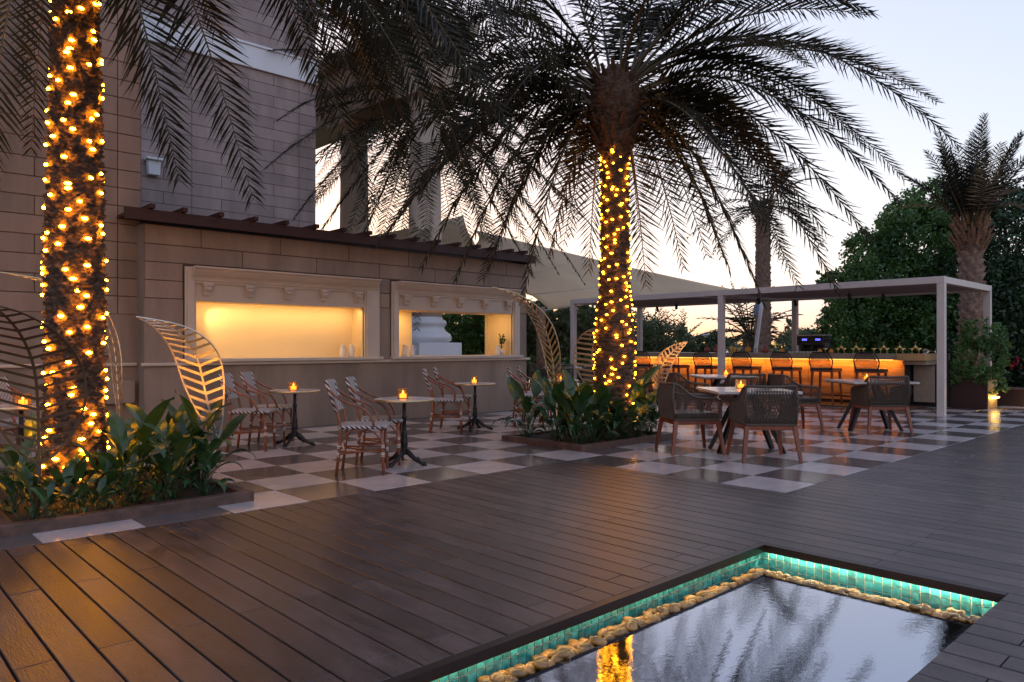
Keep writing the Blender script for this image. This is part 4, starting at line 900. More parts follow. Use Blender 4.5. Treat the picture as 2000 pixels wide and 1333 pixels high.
# ---- palms
def frond_mesh(S, T, h, base, dens=0.052, ll=0.42, wid=0.0135, r0=0.022, mt=None, seed=0, curl=0.0, start=0.16, ctrl=None, sidev=None, drp=1.0):
    rr = np.random.default_rng(seed+100); S, T = Vector(S), Vector(T); hv = Vector((T.x-S.x, T.y-S.y, 0)); D = (T-S).length
    Cc = Vector(ctrl) if ctrl is not None else S.lerp(T, .42)+Vector((0, 0, h))
    n = 26; pts = bez(S, Cc, T, n); ln = sum((pts[i+1]-pts[i]).length for i in range(n-1))
    hv = hv.normalized() if hv.length > 0.05 else Vector((1, 0, 0)); side0 = hv.cross(Vector((0, 0, 1))).normalized()
    if sidev is not None: side0 = Vector(sidev).normalized()
    tw = rr.normal(0, .25)
    b = MB(); b.tube([p-base for p in pts], [r0*(1-.86*i/(n-1)) for i in range(n)], 5, mi=1)
    cnt = max(8, int(ln*(1-start)/dens)); V, Fc = [], []
    for k in range(cnt):
        t = start+(1-start)*(k+.5)/cnt
        f = t*(n-1); i = min(int(f), n-2); p = pts[i].lerp(pts[i+1], f-i); tg = (pts[i+1]-pts[i]).normalized()
        sd = (side0-tg*side0.dot(tg)).normalized(); up = sd.cross(tg).normalized()
        if up.z < -0.2: up = -up
        tt = (t-start)/(1-start); L = ll*(0.45+0.75*math.sin(PI*min(1, tt*0.92+.10))**.8)*(1-.35*tt)
        a0 = R(76)-R(36)*tt
        for s in (-1, 1):
            a = a0+rr.normal(0, .06); el = (0.26 if k % 2 else -0.06)+rr.normal(0, .09)+tw*s*.3; l_ = L*rr.uniform(.82, 1.08)
            d = (tg*math.cos(a)+(sd*s*math.cos(el)+up*math.sin(el))*math.sin(a)).normalized()
            wv = d.cross(up if k % 2 else sd).normalized()*wid*(1.15-.4*tt)
            droop = Vector((0, 0, -1))*l_*rr.uniform(.03, .16)*drp
            q = p-base; m1 = q+d*l_*.45; e = q+d*l_+droop; nrm = d.cross(wv).normalized()*wid*.35
            c = len(V); V += [q-wv*.5, q+wv*.5, m1+wv+droop*.2+nrm, m1+droop*.2-nrm*.0, m1-wv+droop*.2+nrm, e]
            Fc += [(c, c+1, c+2, c+3), (c, c+3, c+4, c), (c+3, c+2, c+5, c+3), (c+4, c+3, c+5, c+4)]
    fc2 = []
    for q in Fc: fc2.append(q if len(set(q)) == 4 else tuple(dict.fromkeys(q)))
    b.add(V, fc2, 0); return b.mesh('frond', [mt or M['frond'], M['rachis']])
def trunk_mesh(h, rad, n=72, per_m=60, rows=0.085, cells=13, amp=0.03, lean=(0, 0), noise_amp=0.012, seed=1, name='trunk'):
    """rad(z)->radius; overlapping stubs of old leaf bases in a spiral lattice"""
    rr = np.random.default_rng(seed); m = int(h*per_m)+1; z = np.linspace(0, h, m)[:, None]; th = np.linspace(0, 2*PI, n, endpoint=False)[None, :]
    row = z/rows; ri = np.floor(row); fr = row-ri
    u = (th/(2*PI)*cells+0.5*(ri % 2)+0.04*ri); fu = np.abs((u % 1)-.5)*2
    tip = np.clip(1-fu**1.5, 0, 1); rnd = np.sin(np.floor(u)*12.9898+ri*78.233)*43758.5453; rnd = rnd-np.floor(rnd)
    ua = th/(2*PI)*cells; fa, fb = (row*.5+ua) % 1, (row*.5-ua) % 1
    rnd = np.sin(np.floor(row*.5+ua)*12.9898+np.floor(row*.5-ua)*78.233)*43758.5453; rnd = rnd-np.floor(rnd)
    prof = (fa*fb)**.8*(0.6+0.8*rnd)*1.1
    rz = np.array([rad(float(q)) for q in z[:, 0]])[:, None]
    nz = rr.normal(0, 1, (m, n)); nz = (nz+np.roll(nz, 1, 0)+np.roll(nz, 1, 1)+np.roll(nz, -1, 1))/2.2
    r = rz*(1+0*th)+amp*(prof-.35)+noise_amp*nz*0.6
    X = r*np.cos(th)+lean[0]*(z/h); Y = r*np.sin(th)+lean[1]*(z/h); Z = z+0*th+0.01*nz*0
    V = np.stack([X, Y, Z], -1).reshape(-1, 3); i, j = np.meshgrid(np.arange(m-1), np.arange(n), indexing='ij')
    Fq = np.stack([i*n+j, i*n+(j+1) % n, (i+1)*n+(j+1) % n, (i+1)*n+j], -1).reshape(-1, 4); return V, Fq
def boots(parent, z0, z1, r0, r1, n, mt, L=0.22, seed=0, offs=(0, 0)):
    rr = random.Random(seed); meshes = []
    for q in range(4):
        b = MB(); l_ = L*rr.uniform(.8, 1.25); b.beam((0, 0, 0), (l_*.45, 0, l_*.75), .085, .030, .035, .016); meshes.append(b.mesh('frond_stub', mt))
    for k in range(n):
        f = k/(n-1); z = z0+(z1-z0)*f; a = k*2.39996+rr.uniform(-.15, .15); r = (r0+(r1-r0)*math.sin(PI*f*.85))*.92
        o = obj('frond_stub', meshes[k % 4], parent, (offs[0]+math.cos(a)*r, offs[1]+math.sin(a)*r, z)); o.rotation_euler = (0, -R(12)+R(20)*rr.random(), a); s = rr.uniform(.7, 1.15); o.scale = (s, s, s)

def lights(name, label, base, h0, h1, rad, n, pitch=0.10, lean=(0, 0), H_=6.0, br=0.020, seed=3, bm='bulb'):
    rr = np.random.default_rng(seed); t = thing(name, label, 'string lights', base)
    turns = (h1-h0)/pitch; m = int(turns*26); pts = []
    for i in range(m+1):
        f = i/m; z = h0+(h1-h0)*f; a = 2*PI*turns*f; r = rad(z)+0.018+0.006*math.sin(a*3.7); pts.append(Vector((math.cos(a)*r+lean[0]*z/H_, math.sin(a)*r+lean[1]*z/H_, z+0.02*math.sin(a*1.3))))
    b = MB(); b.tube(pts, 0.0028, 4); b.build('wire', M['wire'], t)
    b = MB(); b.lathe([(.001, -1), (.7, -.7), (1, 0), (.7, .7), (.001, 1)], 7); me = b.mesh('bulb', M[bm], True)
    for k in range(n):
        f = (k+.5)/n; z = h0+(h1-h0)*f+rr.normal(0, .012); a = k*2.27+rr.normal(0, .42); r = rad(z)+0.022
        o = obj('bulb', me, t, (math.cos(a)*r+lean[0]*z/H_, math.sin(a)*r+lean[1]*z/H_, z)); o.rotation_euler = (0, 0, a); q = rr.uniform(.8, 1.2); o.scale = (br*.6, br*1.1*q, br*.62)
    return t

# ---------- tree 1 (left, lit)
b1 = Vector((1.50, 6.70, 0.03)); H1 = 5.7; ln1 = (0.02, 0.03)
rad1 = lambda z: 0.208-0.008*min(z, 2)/2-0.024*max(0, z-2)+0.05*math.exp(-z*4)
t1 = thing('lit_palm', 'thick palm wrapped in amber string lights at the far left', 'palm tree', b1)
V, Fq = trunk_mesh(H1, rad1, 96, 75, 0.075, 11, 0.038, ln1, 0.016, 5); obj('trunk', npmesh('trunk', V, Fq, M['bark']), t1)
lights('string_lights', 'amber string lights wound around the thick palm trunk at the far left', b1, 0.12, H1, rad1, 290, 0.085, ln1, H1, 0.0200, 4)
# ---------- tree 2 (centre, lit)
b2 = Vector((7.60, 6.10, 0.03)); H2 = 4.88
rad2 = lambda z: (0.252 if z < 1.35 else (0.252-0.052*min(1, (z-1.35)/0.45)) if z < 1.8 else 0.190-0.022*(z-1.8)/1.9) if z < 3.7 else float(np.interp(z, [3.7, 3.93, 4.27, 4.53, 4.73, 4.9], [.168, .26, .345, .31, .21, .06]))
t2 = thing('lit_palm', 'palm wrapped in amber string lights in the centre planter with a wide crown', 'palm tree', b2)
V, Fq = trunk_mesh(H2, rad2, 72, 70, 0.07, 9, 0.035, (0.02, 0), 0.014, 6); obj('trunk', npmesh('trunk', V, Fq, M['bark']), t2)
lights('string_lights', 'amber string lights wound around the centre palm trunk', b2, 0.30, 3.74, rad2, 275, 0.075, (0.02, 0), H2, 0.0170, 8, 'bulb_soft')
for k_ in range(5): boots(t2, (3.72, 3.92, 4.15, 4.38, 4.56)[k_], (3.90, 4.14, 4.36, 4.55, 4.70)[k_], (.17, .25, .33, .31, .24)[k_], (.25, .33, .35, .26, .16)[k_], 17, M['boot_dark'], .24, 2+k_, (0.015, 0))
c2_ = b2+Vector((.02, 0, 4.18))
def fr2(px, py, d, h, seed, z=0.0, **k):
    T = P(px, py, d); hv = Vector((T.x-c2_.x, T.y-c2_.y, 0)); hv = hv.normalized() if hv.length > .1 else Vector((0, 0, 0))
    S = c2_+hv*0.22+Vector((0, 0, z)); obj('frond', frond_mesh(S, T, h+.12, b2, seed=seed, **k), t2)
D2 = 9.65
L2 = [  # tip px, py, distance, arch height, start height offset
 (1872, 285, 9.3, 1.75, .45), (1755, 395, 8.9, 1.35, .25), (1768, 352, 10.4, 1.5, .30), (1690, 30, 9.9, .75, .5), (1700, 470, 9.2, 1.35, .15), (1640, 575, 9.8, 1.55, .10), (1560, 560, 10.8, 1.45, .05), (1600, 480, 11.4, 1.2, .2),
 (1490, 590, 8.6, 1.15, 0), (1425, 528, 9.0, .85, -.05), (1335, 525, 10.2, .65, .1), (1262, 560, 10.2, .5, .05), (1380, 500, 11.0, 1.0, 0), (1545, 400, 12.2, 1.2, .3), (1830, 200, 11.6, 1.2, .5), (1610, -60, 9.3, .6, .5),
 (1480, -120, 9.9, .3, .55), (1330, -160, 9.4, .1, .6), (1215, -170, 9.9, .05, .6), (1080, -110, 9.5, .25, .6), (1000, -30, 10.2, .5, .5), (1400, -60, 11.4, .4, .5), (1150, -80, 11.3, .3, .5), (1280, 20, 12.4, .7, .4),
 (1150, 530, 10.0, .55, .1), (1075, 500, 9.8, .75, -.1), (1020, 585, 9.2, 1.2, 0), (955, 520, 9.5, 1.15, .05), (890, 545, 9.1, 1.35, .1), (825, 520, 9.7, 1.45, .15), (1100, 480, 11.2, .8, 0), (985, 420, 11.4, 1.0, .1),
 (752, 460, 10.2, 1.5, .2), (735, 345, 9.2, 1.35, .3), (800, 250, 9.8, 1.2, .35), (860, 130, 9.4, .9, .45), (900, 330, 11.8, 1.2, .2), (930, 40, 10.8, .7, .5), (1180, 430, 12.0, .9, .0), (1250, 470, 12.2, 1.0, .0), (1450, 350, 12.6, 1.0, .2),
 (1690, 290, 11.2, 1.45, .4), (1490, 430, 8.3, .9, .1), (1580, 130, 12.0, .9, .5), (980, 220, 8.6, .9, .4), (1120, 250, 12.5, .9, .3)]
rq = random.Random(5)
for k in range(17):
    a = 2*PI*k*.618+rq.uniform(-.2, .2); rad_ = rq.uniform(2.2, 3.1); lowk = k % 3
    if math.cos(a)*C_+math.sin(a)*S_ < -.15 and k % 3 != 2: continue
    T = c2_+Vector((math.cos(a)*rad_, math.sin(a)*rad_, (-1.75, -.9, .35)[lowk]+rq.uniform(-.3, .3))); dd = C_*T.x+S_*T.y; rr_ = S_*T.x-C_*T.y
    L2.append((CX+F*rr_/dd, CY+F*(H-T.z)/dd, dd, (1.15, 1.2, 1.0)[lowk]*rad_/2.7, (.15, .32, .55)[lowk]))
for k, (px, py, d, h, z) in enumerate(L2): fr2(px, py, d, h, k, z, ll=.56, dens=.036, r0=.024, wid=.0132, drp=.6, mt=(M['frond_brown'] if k % 11 == 3 else None))
# ---------- tree 1 fronds: crown above the frame
c1_ = b1+Vector((.02, .03, H1-.1))
def fr1(px, py, d, ctrlpx, seed, **k):
    T = P(px, py, d); cpx, cpy, cd = ctrlpx; obj('frond', frond_mesh(c1_, T, 0, b1, seed=seed, ctrl=P(cpx, cpy, cd), **k), t1)
L1 = [(-40, 380, 5.2, (40, -250, 5.0)), (-130, 250, 6.3, (-10, -380, 5.9)), (350, 352, 5.6, (215, -270, 5.2)), (495, 392, 5.9, (300, -330, 5.6)), (728, 400, 6.6, (430, -480, 6.3)), (770, 300, 7.4, (520, -560, 7.0)), (880, 330, 7.0, (560, -560, 6.6)),
      (60, 300, 7.6, (110, -400, 7.0)), (-220, 90, 5.5, (-60, -450, 5.6)), (1010, 330, 7.7, (640, -640, 7.3)), (1040, 150, 7.0, (640, -640, 6.6)), (960, 210, 6.2, (560, -520, 6.0)), (620, 40, 5.0, (350, -450, 5.2)), (850, 110, 5.6, (480, -520, 5.4)),
      (1080, 60, 6.4, (620, -620, 6.0)), (930, 400, 8.4, (640, -560, 7.9)), (-300, 200, 7.3, (-120, -420, 6.8)), (420, 60, 8.2, (280, -420, 7.4)), (200, -30, 4.2, (150, -400, 4.8)), (160, 60, 8.6, (150, -400, 7.6)), (800, 260, 8.8, (560, -500, 8.2)), (830, 390, 7.6, (560, -620, 7.2)),
      (700, 180, 6.0, (430, -470, 5.7)), (1120, 200, 8.2, (720, -620, 7.6)), (760, 60, 5.4, (430, -460, 5.2)), (1000, 260, 6.8, (600, -580, 6.4)), (900, 60, 7.8, (540, -560, 7.2)), (640, 230, 8.6, (420, -520, 7.8)), (1010, 60, 5.9, (560, -540, 5.7)), (830, 200, 5.2, (450, -500, 5.1)), (900, 300, 9.0, (600, -540, 8.2)), (980, 380, 9.2, (700, -520, 8.5)), (1050, 280, 9.0, (740, -560, 8.4)), (800, 370, 9.2, (560, -500, 8.4)), (760, 180, 8.4, (500, -500, 7.8)), (660, 120, 7.6, (420, -460, 7.0)), (1090, 130, 7.4, (700, -640, 7.0)), (920, 140, 5.4, (500, -520, 5.2))]
for k, (px, py, d, c) in enumerate(L1): fr1(px, py, d, c, 60+k, ll=.50, dens=.024, wid=.0125, r0=.018, sidev=(Vector((S_, -C_, 0))*math.cos(.25+.5*math.sin(k*2.1))+Vector((C_, S_, 0))*math.sin(.25+.5*math.sin(k*2.1)), 0)[0])

def palm(name, label, base, h, rt, n, L, seed, lo=-40, hi=75, mt='frond', trunk='bark2', boot=True, ll=.36, dens=.075, azs=(0, 360), wid=.014, r0=.02, dry=0, keep=None, cells=9, rows=.12, amp=.05, group=None):
    rr = np.random.default_rng(seed); base = Vector(base); t = thing(name, label, 'palm tree', base, 0, group)
    if rt:
        V, Fq = trunk_mesh(h, lambda z: rt*(1.12-.2*z/h), 40, 26, rows, cells, amp, (0, 0), .008, seed); obj('trunk', npmesh('trunk', V, Fq, M[trunk]), t)
    if boot: boots(t, h-.5, h+.15, rt*.9, rt*1.4, 36, M['boot'], .35, seed)
    for k in range(n):
        az = R(azs[0]+(azs[1]-azs[0])*((k*.618) % 1)+rr.normal(0, 4)); el = R(lo+(hi-lo)*((k+.5)/n)+rr.normal(0, 5)); l_ = L*rr.uniform(.85, 1.1)
        S = base+Vector((math.cos(az)*rt*.5, math.sin(az)*rt*.5, h+.1*math.sin(el))); T = S+Vector((math.cos(az)*math.cos(el), math.sin(az)*math.cos(el), math.sin(el)))*l_
        T.z -= l_*.28*math.cos(el); hh = l_*.24*math.cos(el)+.05
        obj('frond', frond_mesh(S, T, hh, base, dens, ll, wid, r0, M['frond_dry'] if k < dry else M[mt], seed=seed*50+k, start=.2), t)
    return t
G0 = lambda px, d: Vector((*RF((px-CX)/F*d, d), 0))
palm('tall_palm', 'dense dark palm crown rising behind the portico column left of centre', G0(833, 20.8), 7.9, .22, 92, 5.6, 21, -62, 70, dens=.055, ll=.50, wid=.017, trunk='bark')
palm('tall_palm', 'slim palm behind the bar whose crown hides behind the lit palm fronds', G0(1490, 22), 5.4, .215, 22, 2.2, 22, -45, 60, dens=.09, ll=.42, wid=.02)
# right palm with an upright tuft
pr = palm('trimmed_palm', 'scaly palm with upright trimmed fronds at the right in front of the dark tree', G0(1898, 16.6), 3.75, .235, 30, 2.35, 23, 48, 86, dens=.045, ll=.40, wid=.016, boot=True, dry=3, amp=.11, rows=.17, cells=7)
for k in range(10):
    rr = np.random.default_rng(300+k); az = R(36*k+10); S = Vector((0, 0, 3.9))+pr.location; e = R(30+18*(k % 3)); T = S+Vector((math.cos(az)*math.cos(e), math.sin(az)*math.cos(e), math.sin(e)))*1.75
    T.z -= .35; obj('frond', frond_mesh(S, T, .55, pr.location, .065, .30, .015, .018, M['frond_dry'] if k % 3 == 0 else M['frond'], seed=400+k, start=.35), pr)
boots(pr, 3.30, 4.05, .20, .24, 44, M['boot'], .40, 9)
palm('young_palm', 'low wide palm behind the bar right of the middle post', G0(1466, 33), 1.7, .35, 34, 2.6, 24, -25, 80, dens=.12, ll=.5, wid=.03, boot=False, r0=.04)
palm('young_palm', 'bushy palm behind the bar left part beside the thin rear post', G0(1262, 30), 1.1, .3, 26, 1.9, 25, -5, 85, dens=.11, ll=.45, wid=.03, boot=False, r0=.035)
palm('young_palm', 'bushy palm right next to the rear post behind the bar', G0(1318, 32), 1.0, .3, 22, 1.8, 26, 0, 85, dens=.11, ll=.45, wid=.03, boot=False, r0=.035)
palm('distant_palm', 'small palm with a ragged crown above the green trees under the sail', G0(1140, 34), 3.2, .2, 26, 1.9, 27, -50, 60, dens=.11, ll=.42, wid=.028, boot=False, r0=.035)
palm('distant_palm', 'palm seen through the right serving window behind the column', G0(934, 27), 3.6, .22, 26, 2.2, 28, -50, 60, dens=.10, ll=.42, wid=.025, boot=False)

# ---- broad leaved trees, hedges
def leaves(blobs, n, size, seed, base, flat=0.5):
    """blobs: (centre Vector, (rx,ry,rz)); leaf sized rhombs through the volume, denser near the outside, gathered in clumps"""
    rr = np.random.default_rng(seed); w = np.array([b_[1][0]*b_[1][1]*b_[1][2] for b_ in blobs])**.67; w /= w.sum(); VV = []
    for (c, rad), k in zip(blobs, (w*n).astype(int)):
        nc = max(6, k//26); cd = rr.normal(0, 1, (nc, 3)); cd /= np.linalg.norm(cd, axis=1)[:, None]; cr = rr.uniform(.45, 1.06, nc)**.6
        cc = cd*cr[:, None]; idx = rr.integers(0, nc, k); p = cc[idx]+rr.normal(0, .085, (k, 3)); p = p*np.array(rad)+np.array(c)-np.array(base)
        d = rr.normal(0, 1, (k, 3)); d[:, 2] -= .3; d /= np.linalg.norm(d, axis=1)[:, None]; e = np.cross(d, rr.normal(0, 1, (k, 3))); e /= np.linalg.norm(e, axis=1)[:, None]
        s = size*rr.uniform(.6, 1.25, (k, 1)); VV.append(np.stack([p-d*s*.5, p+e*s*.27-d*s*.05, p+d*s*.5, p-e*s*.27-d*s*.05], 1).reshape(-1, 3))
    V = np.concatenate(VV); V[:, 2] = np.maximum(V[:, 2], .01-base[2]); return V, np.arange(len(V)).reshape(-1, 4)
def tree(name, label, cat, base, blobs, n, size, mt, seed, tr=0.15, group=None, stems=1, inner=True):
    base = Vector(base); t = thing(name, label, cat, base, 0, group); V, Fq = leaves(blobs, n, size, seed, base); obj('crown', npmesh('crown', V, Fq, M[mt]), t)
    rr = random.Random(seed); b = MB(); top = max(c.z for c, r_ in blobs)
    for s in range(stems):
        bl = blobs[rr.randrange(len(blobs))]; e = Vector(bl[0])-base; st_ = Vector((rr.uniform(-.1, .1), rr.uniform(-.1, .1), 0)) if stems > 1 else Vector((0, 0, 0)); b.tube(bez(st_, Vector((e.x*.3, e.y*.3, e.z*.5)), e, 7), [tr*(1-.11*i) for i in range(7)], 7)
        for _ in range(4):
            bl = blobs[rr.randrange(len(blobs))]; e2 = Vector(bl[0])-base; s2 = e*.45; b.tube(bez(s2, s2.lerp(e2, .5)+Vector((0, 0, .15)), e2, 5), [tr*.5*(1-.18*i) for i in range(5)], 5)
    b.build('trunk', M['bark2'], t, True); return t
def B(px, py, d, rx, ry=None, rz=None): return (P(px, py, d), (rx, ry or rx, rz or rx))
tree('broadleaf_tree', 'big dark broad leaved tree behind the right end of the bar', 'tree', G0(1730, 21), [B(1700, 640, 20.5, 1.0), B(1740, 560, 20.5, 1.25), B(1790, 480, 20.5, 1.2), B(1665, 570, 20.8, .75), B(1820, 400, 20.5, .75), B(1690, 500, 21, .7), B(1640, 640, 21.5, .65), B(1630, 600, 21.8, .35), B(1760, 425, 21, .55), B(1830, 620, 20, 1.2), B(1735, 450, 21, .4), B(1610, 545, 21.5, .3), B(1620, 690, 21.5, .6), B(1760, 690, 20.5, 1.1)], 75000, .115, 'ficus', 31, .22, stems=3)
tree('broadleaf_tree', 'dark tree mass behind the trimmed palm at the right edge', 'tree', G0(1960, 20), [B(1900, 560, 20, 1.5), B(1990, 480, 20, 1.5), B(1960, 620, 19.5, 1.5), B(1880, 430, 20.5, .9), B(2060, 560, 19.5, 1.5), B(1900, 690, 19.5, 1.2), B(2020, 690, 19, 1.3), B(1960, 400, 20.5, .6), B(2080, 420, 20, 1.2)], 65000, .12, 'ficus_dark', 32, .22, stems=3)
for k, (a, lab) in enumerate(((((1160, 655, 26, 1.4, .9), (1100, 650, 27, 1.2, .9), (1130, 625, 27, .7)), 'green bushy tree under the shade sail left of the lit trunk'), (((1060, 660, 25, 1.1, .9), (1045, 630, 26, .8)), 'green tree just right of the kiosk corner'),
                         (((905, 665, 26, 1.2, 1.0), (950, 660, 27, 1.3, 1.2), (885, 645, 28, .7)), 'green trees seen through the right serving window'), (((1000, 655, 28, 1.6, 1.2),), 'green tree hidden behind the kiosk right end'))):
    bl = [B(*(q if len(q) == 4 else (q[0], q[1], q[2], q[3], q[3], q[4]))) for q in a]; tree('garden_tree', lab, 'tree', (bl[0][0].x, bl[0][0].y, 0), bl, 9000, .17, 'bush' if k != 2 else 'hedge', 40+k, .12, 'garden trees beyond the terrace')
for k, (px, py, d, r, lab) in enumerate(((1250, 668, 27, 1.05, 'grey green bush behind the bar left part'), (1300, 672, 27.5, .95, 'grey green bush below the rear pergola post'), (1340, 690, 28, .5, 'low bush behind the striped leaf screen tip'), (1393, 678, 27, .55, 'small bush left of the middle pergola post behind the bar'), (1590, 680, 30, .75, 'low bush behind the coffee machine'), (1550, 676, 40, .9, 'far bush left of the coffee machine'))):
    c_ = P(px, py, d); tree('shrub', lab, 'shrub', (c_.x, c_.y, 0), [(c_, (r, r, r)), (Vector((c_.x, c_.y, max(.4, c_.z-.7))), (r*1.1, r*1.1, .6))], 5200, .14, 'bush', 60+k, .06, 'shrubs behind the bar')
for k, (px, d, h, r, lab) in enumerate(((1544, 60, 3.7, .42, 'tiny dark cypress on the skyline left of the rear post'), (1556, 60, 2.6, .8, 'tiny round tree on the skyline by the rear post'), (1580, 62, 2.9, .8, 'tiny round tree on the skyline left of the dark big tree'))):
    c_ = G0(px, d); tree('skyline_tree', lab, 'tree', c_, [(c_+Vector((0, 0, h*.6)), (r, r, h*.42))], 900, .22, 'ficus_dark', 80+k, .06, 'trees on the skyline')
# background belt of planting that closes the garden
bl = []
for k in range(60):
    px = -200+k*44; d = 62+8*math.sin(k*1.7); c_ = G0(px, d); bl.append((c_+Vector((0, 0, .7+.3*math.sin(k*2.3))), (2.6, 2.6, 1.0)))
V, Fq = leaves(bl, 40000, .45, 90, (0, 0, 0)); obj('distant_woodland', npmesh('distant_woodland', V, Fq, M['bush']), kind='stuff')
# low clipped hedge
hb = thing('low_hedge', 'bright green clipped hedge running behind the far dining tables', 'hedge'); 
A_ = G0(940, 22.5); Bq = G0(1240, 21.5); bl = [(A_.lerp(Bq, k/16)+Vector((0, 0, .52)), (.36, .36, .46)) for k in range(17)]
V, Fq = leaves(bl, 14000, .07, 91, (0, 0, 0)); obj('foliage', npmesh('foliage', V, Fq, M['hedge']), hb)
b = MB()
for k in range(17): b.tube([A_.lerp(Bq, k/16), A_.lerp(Bq, k/16)+Vector((0, 0, .6))], .03, 5)
b.build('stem', M['bark2'], hb, kind='stuff')
# potted shrub at the right
pb = thing('planter_box', 'square brown planter box with a glowing side at the right rear post', 'planter box', (16.82, 4.42, 0))
b = MB(); b.bbox((-.30, -.36, .0), (.36, .30, .56)); b.build('box', M['redwood'], pb, bevel=.006); b = MB(); b.bbox((-.26, -.32, .561), (.32, .26, .566)); b.build('soil', M['soil'], pb)
b = MB(); b.bbox((-.20, -.430, .20), (.26, -.405, .225)); b.bbox((-.02, -.405, .205), (.0, -.36, .22)); b.build('light_bar', M['uplight'], pb)
b = MB(); b.bbox((-.29, -.3685, .004), (.35, -.3602, .556)); b.bbox((-.2, -.3686, .3), (-.19, -.3685, .31)); b.build('front_panel', M['tan'], pb)  # paler tan puts the light bar's glow into this side's colour
sh = [(P(1905, 700, 14.5), (.36, .36, .45)), (P(1920, 655, 14.6), (.38, .38, .32)), (P(1890, 650, 14.6), (.22, .22, .25)), (P(1945, 690, 14.4), (.26, .26, .4)), (P(1880, 730, 14.7), (.3, .3, .3)), (P(1935, 745, 14.4), (.3, .3, .25))]
tree('potted_shrub', 'airy green shrub growing from the square planter box at the right', 'shrub', (16.85, 4.42, .567), sh, 8000, .060, 'ficus', 95, .03, stems=3)
lw = thing('garden_wall', 'low brown garden wall with a bright ground light at the far right', 'wall', (0, 0, 0))
b = MB(); b.bbox((17.75, 2.0, 0), (17.95, 5.6, .34)); b.bbox((17.75, 5.62, 0), (17.95, 12, .34)); b.build('wall', M['redwood'], lw); b = MB(); b.bbox((17.70, 2.0, .342), (18.0, 12, .37)); b.build('coping', M['kerb'], lw)
b = MB(); b.bbox((17.68, 2.5, .15), (17.70, 3.62, .18)); b.bbox((17.70, 3.0, .15), (17.75, 3.02, .18)); b.build('light_bar', M['uplight'], lw)
sh = [(P(x, y, 18.6), (.45, .45, .4)) for x, y in ((1960, 735), (1985, 720), (1940, 720), (2010, 740), (1860, 735), (1835, 740), (1990, 760))]
V, Fq = leaves(sh, 6000, .09, 96, (0, 0, 0)); t = thing('flower_bush', 'dark shrub with pink red blossoms behind the low wall at the right edge', 'shrub'); obj('foliage', npmesh('foliage', V, Fq, M['ficus_dark']), t)
V, Fq = leaves([(P(1978, 706, 18.3), (.16, .16, .13)), (P(1985, 716, 18.3), (.12, .12, .1)), (P(1965, 700, 18.3), (.08, .08, .08))], 420, .06, 97, (0, 0, 0)); obj('blossom', npmesh('blossom', V, Fq, M['flower']), t, kind='stuff')
l = lamp('planter_light', (16.85, 4.0, .22), (1.0, .55, .12), 12, shape=(.5, .03), aim=(16.85, 4.2, .25)) if False else None
# far objects
t = thing('white_pylon', 'short pale pylon beyond the bar left of the middle post', 'pylon', tuple(G0(1336, 40))); b = MB(); b.box((0, 0, .9), (.35, .35, 1.8)); b.box((0, 0, 1.75), (.55, .5, .5)); b.build('shaft', M['steelblue'], t)
t = thing('leaning_pole', 'thin white pole leaning behind the bar beside the slim palm trunk', 'pole'); b = MB(); b.tube([P(1474, 700, 19), P(1490, 575, 19)], .05, 8); b.build('shaft', M['white'], t)
t = thing('banner', 'small grey blue sign hanging at the top of the leaning pole', 'sign'); b = MB(); c_ = P(1479, 606, 19.3); b.box(c_, (.12, .14, .28)); b.build('panel', M['steelblue'], t)
t = thing('arched_bridge', 'faint grey arched lattice structure on the horizon behind the bar', 'bridge'); b = MB()
A_ = [P(1330+k*12, 668-14*math.sin(PI*k/9), 90) for k in range(10)]; b.tube(A_, .12, 5); b.tube([p-Vector((0, 0, .5)) for p in A_], .09, 5)
for k in range(9): b.tube([A_[k], A_[k+1]-Vector((0, 0, .5))], .06, 4)
for k in (0, 3, 6, 9): b.tube([A_[k], Vector((A_[k].x, A_[k].y, 0))], .12, 5)
b.build('arch', M['steel'], t)

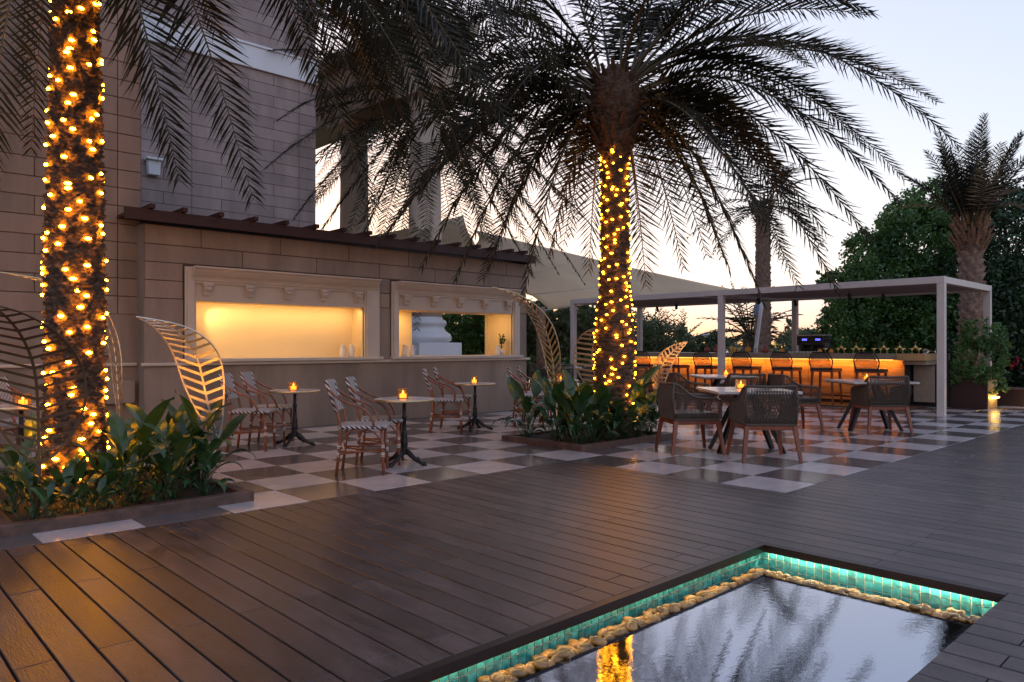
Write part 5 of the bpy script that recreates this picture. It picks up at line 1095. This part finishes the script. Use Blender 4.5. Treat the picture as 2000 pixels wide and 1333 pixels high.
# ================================================================== LEAF SCREENS (metal leaf sculptures)
def screen(label, base, mid, hw, side, mt, nsl=18, rise=0.5, stem_r=.011, bar=.030, peak=.42, low=0.06):
    """mid: midrib points from the blade's foot to its tip (Vectors); side: horizontal unit vector across the blade"""
    base = Vector(base); t = thing('leaf_screen', label, 'leaf sculpture', base, 0, 'metal leaf screens'); side = Vector(side).normalized()
    m = smooth(mid, 3); m = [p-base for p in m]; tot = [0]
    for a, c in zip(m[:-1], m[1:]): tot.append(tot[-1]+(c-a).length)
    def pt(f):
        d = f*tot[-1]
        for i in range(len(tot)-1):
            if tot[i+1] >= d: return m[i].lerp(m[i+1], (d-tot[i])/(tot[i+1]-tot[i]+1e-9)), (m[i+1]-m[i]).normalized()
        return m[-1], (m[-1]-m[-2]).normalized()
    def wd(f): return hw*(math.sin(PI*min(1, max(0, f))**(math.log(.5)/math.log(peak)))**.85) if 0 < f < 1 else 0
    b = MB(); b.tube([Vector((0, 0, 0)), Vector((0, 0, .02)), (m[0]*.5), m[0]], stem_r*1.25, 8); b.lathe([(.04, 0), (.04, .006), (.014, .01)], 12); b.build('stem', M[mt], t, True)
    b = MB(); N = 40
    for i in range(N):
        (p, tg), (q, tg2) = pt(i/N), pt((i+1)/N); b.beam(p, q+(q-p)*.02, .020, .006, up=tg.cross(side))
    b.build('midrib', M[mt], t)
    for s in (-1, 1):
        pts = [pt(i/N)[0]+side*s*wd(i/N) for i in range(N+1)]; b = MB()
        for i in range(N): b.beam(pts[i], pts[i+1]+(pts[i+1]-pts[i])*.03, .016, .006, up=pt(i/N)[1].cross(side))
        b.build('outline', M[mt], t)
        for k in range(nsl):
            f = low+(1-low-.05)*k/nsl; df = rise*wd(f)/tot[-1]
            for _ in range(3): df = rise*wd(min(.995, f+df))/tot[-1]
            p, tg = pt(f); q = pt(min(.99, f+df))[0]+side*s*wd(min(.99, f+df)); b = MB()
            if (q-p).length > .02: b.beam(p, q, bar, .004, bar*.8, .004, up=tg.cross(side)); b.build('slat', M[mt], t)
    return t
rgt = Vector((S_, -C_, 0)); fwd = Vector((C_, S_, 0))
# 1: big bronze leaf in front of the lit trunk, its unlit look put into the metal colour
screen('large dark bronze leaf screen in front of the lit trunk at the far left', (1.12, 6.04, .045), [P(76, 905, 5.17), P(76, 860, 5.19), P(73, 750, 5.18), P(60, 690, 5.12), P(33, 640, 5.0), P(0, 607, 4.85), P(-35, 592, 4.7)], .315, rgt*.97+fwd*.2, 'shaded', 16, .30, .015, .021, .42)
# 2: slender brass leaf right behind the trunk
screen('slender brass leaf screen seen edge-on just right of the lit trunk', G0(236, 6.9), [P(234, 830, 6.9), P(232, 790, 6.9), P(228, 740, 6.92), P(226, 700, 6.95), P(219, 660, 6.97), P(200, 610, 7.0), P(160, 570, 6.95), P(90, 548, 6.85), P(0, 532, 6.7)], .27, rgt*.62+fwd*-.78, 'gold', 20, .55, bar=.026)
# 3: drooping brass leaf
screen('drooping brass leaf screen bending left before the kiosk window', (2.30, 7.0, .045), [P(425, 860, 6.25), P(408, 800, 6.3), P(396, 740, 6.3), P(385, 695, 6.25), P(362, 660, 6.1), P(325, 634, 5.9), P(268, 619, 5.65)], .25, rgt*.93-fwd*.38, 'champagne', 16, .30, bar=.026, peak=.5)
# 4: tall leaf in the centre planter
screen('tall brass leaf screen bending left over the kiosk corner', (6.69, 6.28, .045), [P(1088, 778, 9.15), P(1082, 745, 9.15), P(1080, 710, 9.15), P(1074, 670, 9.15), P(1060, 630, 9.1), P(1035, 597, 9.0), P(1000, 573, 8.9), P(962, 561, 8.8)], .20, rgt*.5-fwd*.86, 'gold', 19, .75, bar=.028, peak=.45)
# 5: rounded leaf left of the centre trunk
screen('rounded glowing brass leaf screen left of the lit centre trunk', G0(1178, 10.35), [P(1178, 800, 10.35), P(1172, 762, 10.35), P(1160, 728, 10.35), P(1155, 700, 10.35), P(1160, 668, 10.3), P(1168, 648, 10.2), P(1190, 638, 10.05), P(1215, 640, 9.95)], .30, rgt*.8-fwd*.6, 'gold', 18, .12, peak=.5)
# 6: striped leaf leaning right
screen('narrow striped leaf screen leaning right beside the armchair', (8.385, 5.996, .045), [P(1283, 780, 10.1), P(1284, 748, 10.1), P(1290, 722, 10.1), P(1302, 700, 10.05), P(1318, 682, 10.0), P(1342, 668, 9.9)], .125, rgt*.62-fwd*.55+Vector((0, 0, -.56)), 'champagne', 14, .55, bar=.026, peak=.45)
# small floor utility box by the wall
t = thing('utility_box', 'small beige box fixed low on the wall between the planter and the kiosk', 'box', (2.78, YL-.06, .62)); b = MB(); b.box((0, 0, 0), (.55, .10, .30)); b.build('box', M['stucco'], t, bevel=.006)
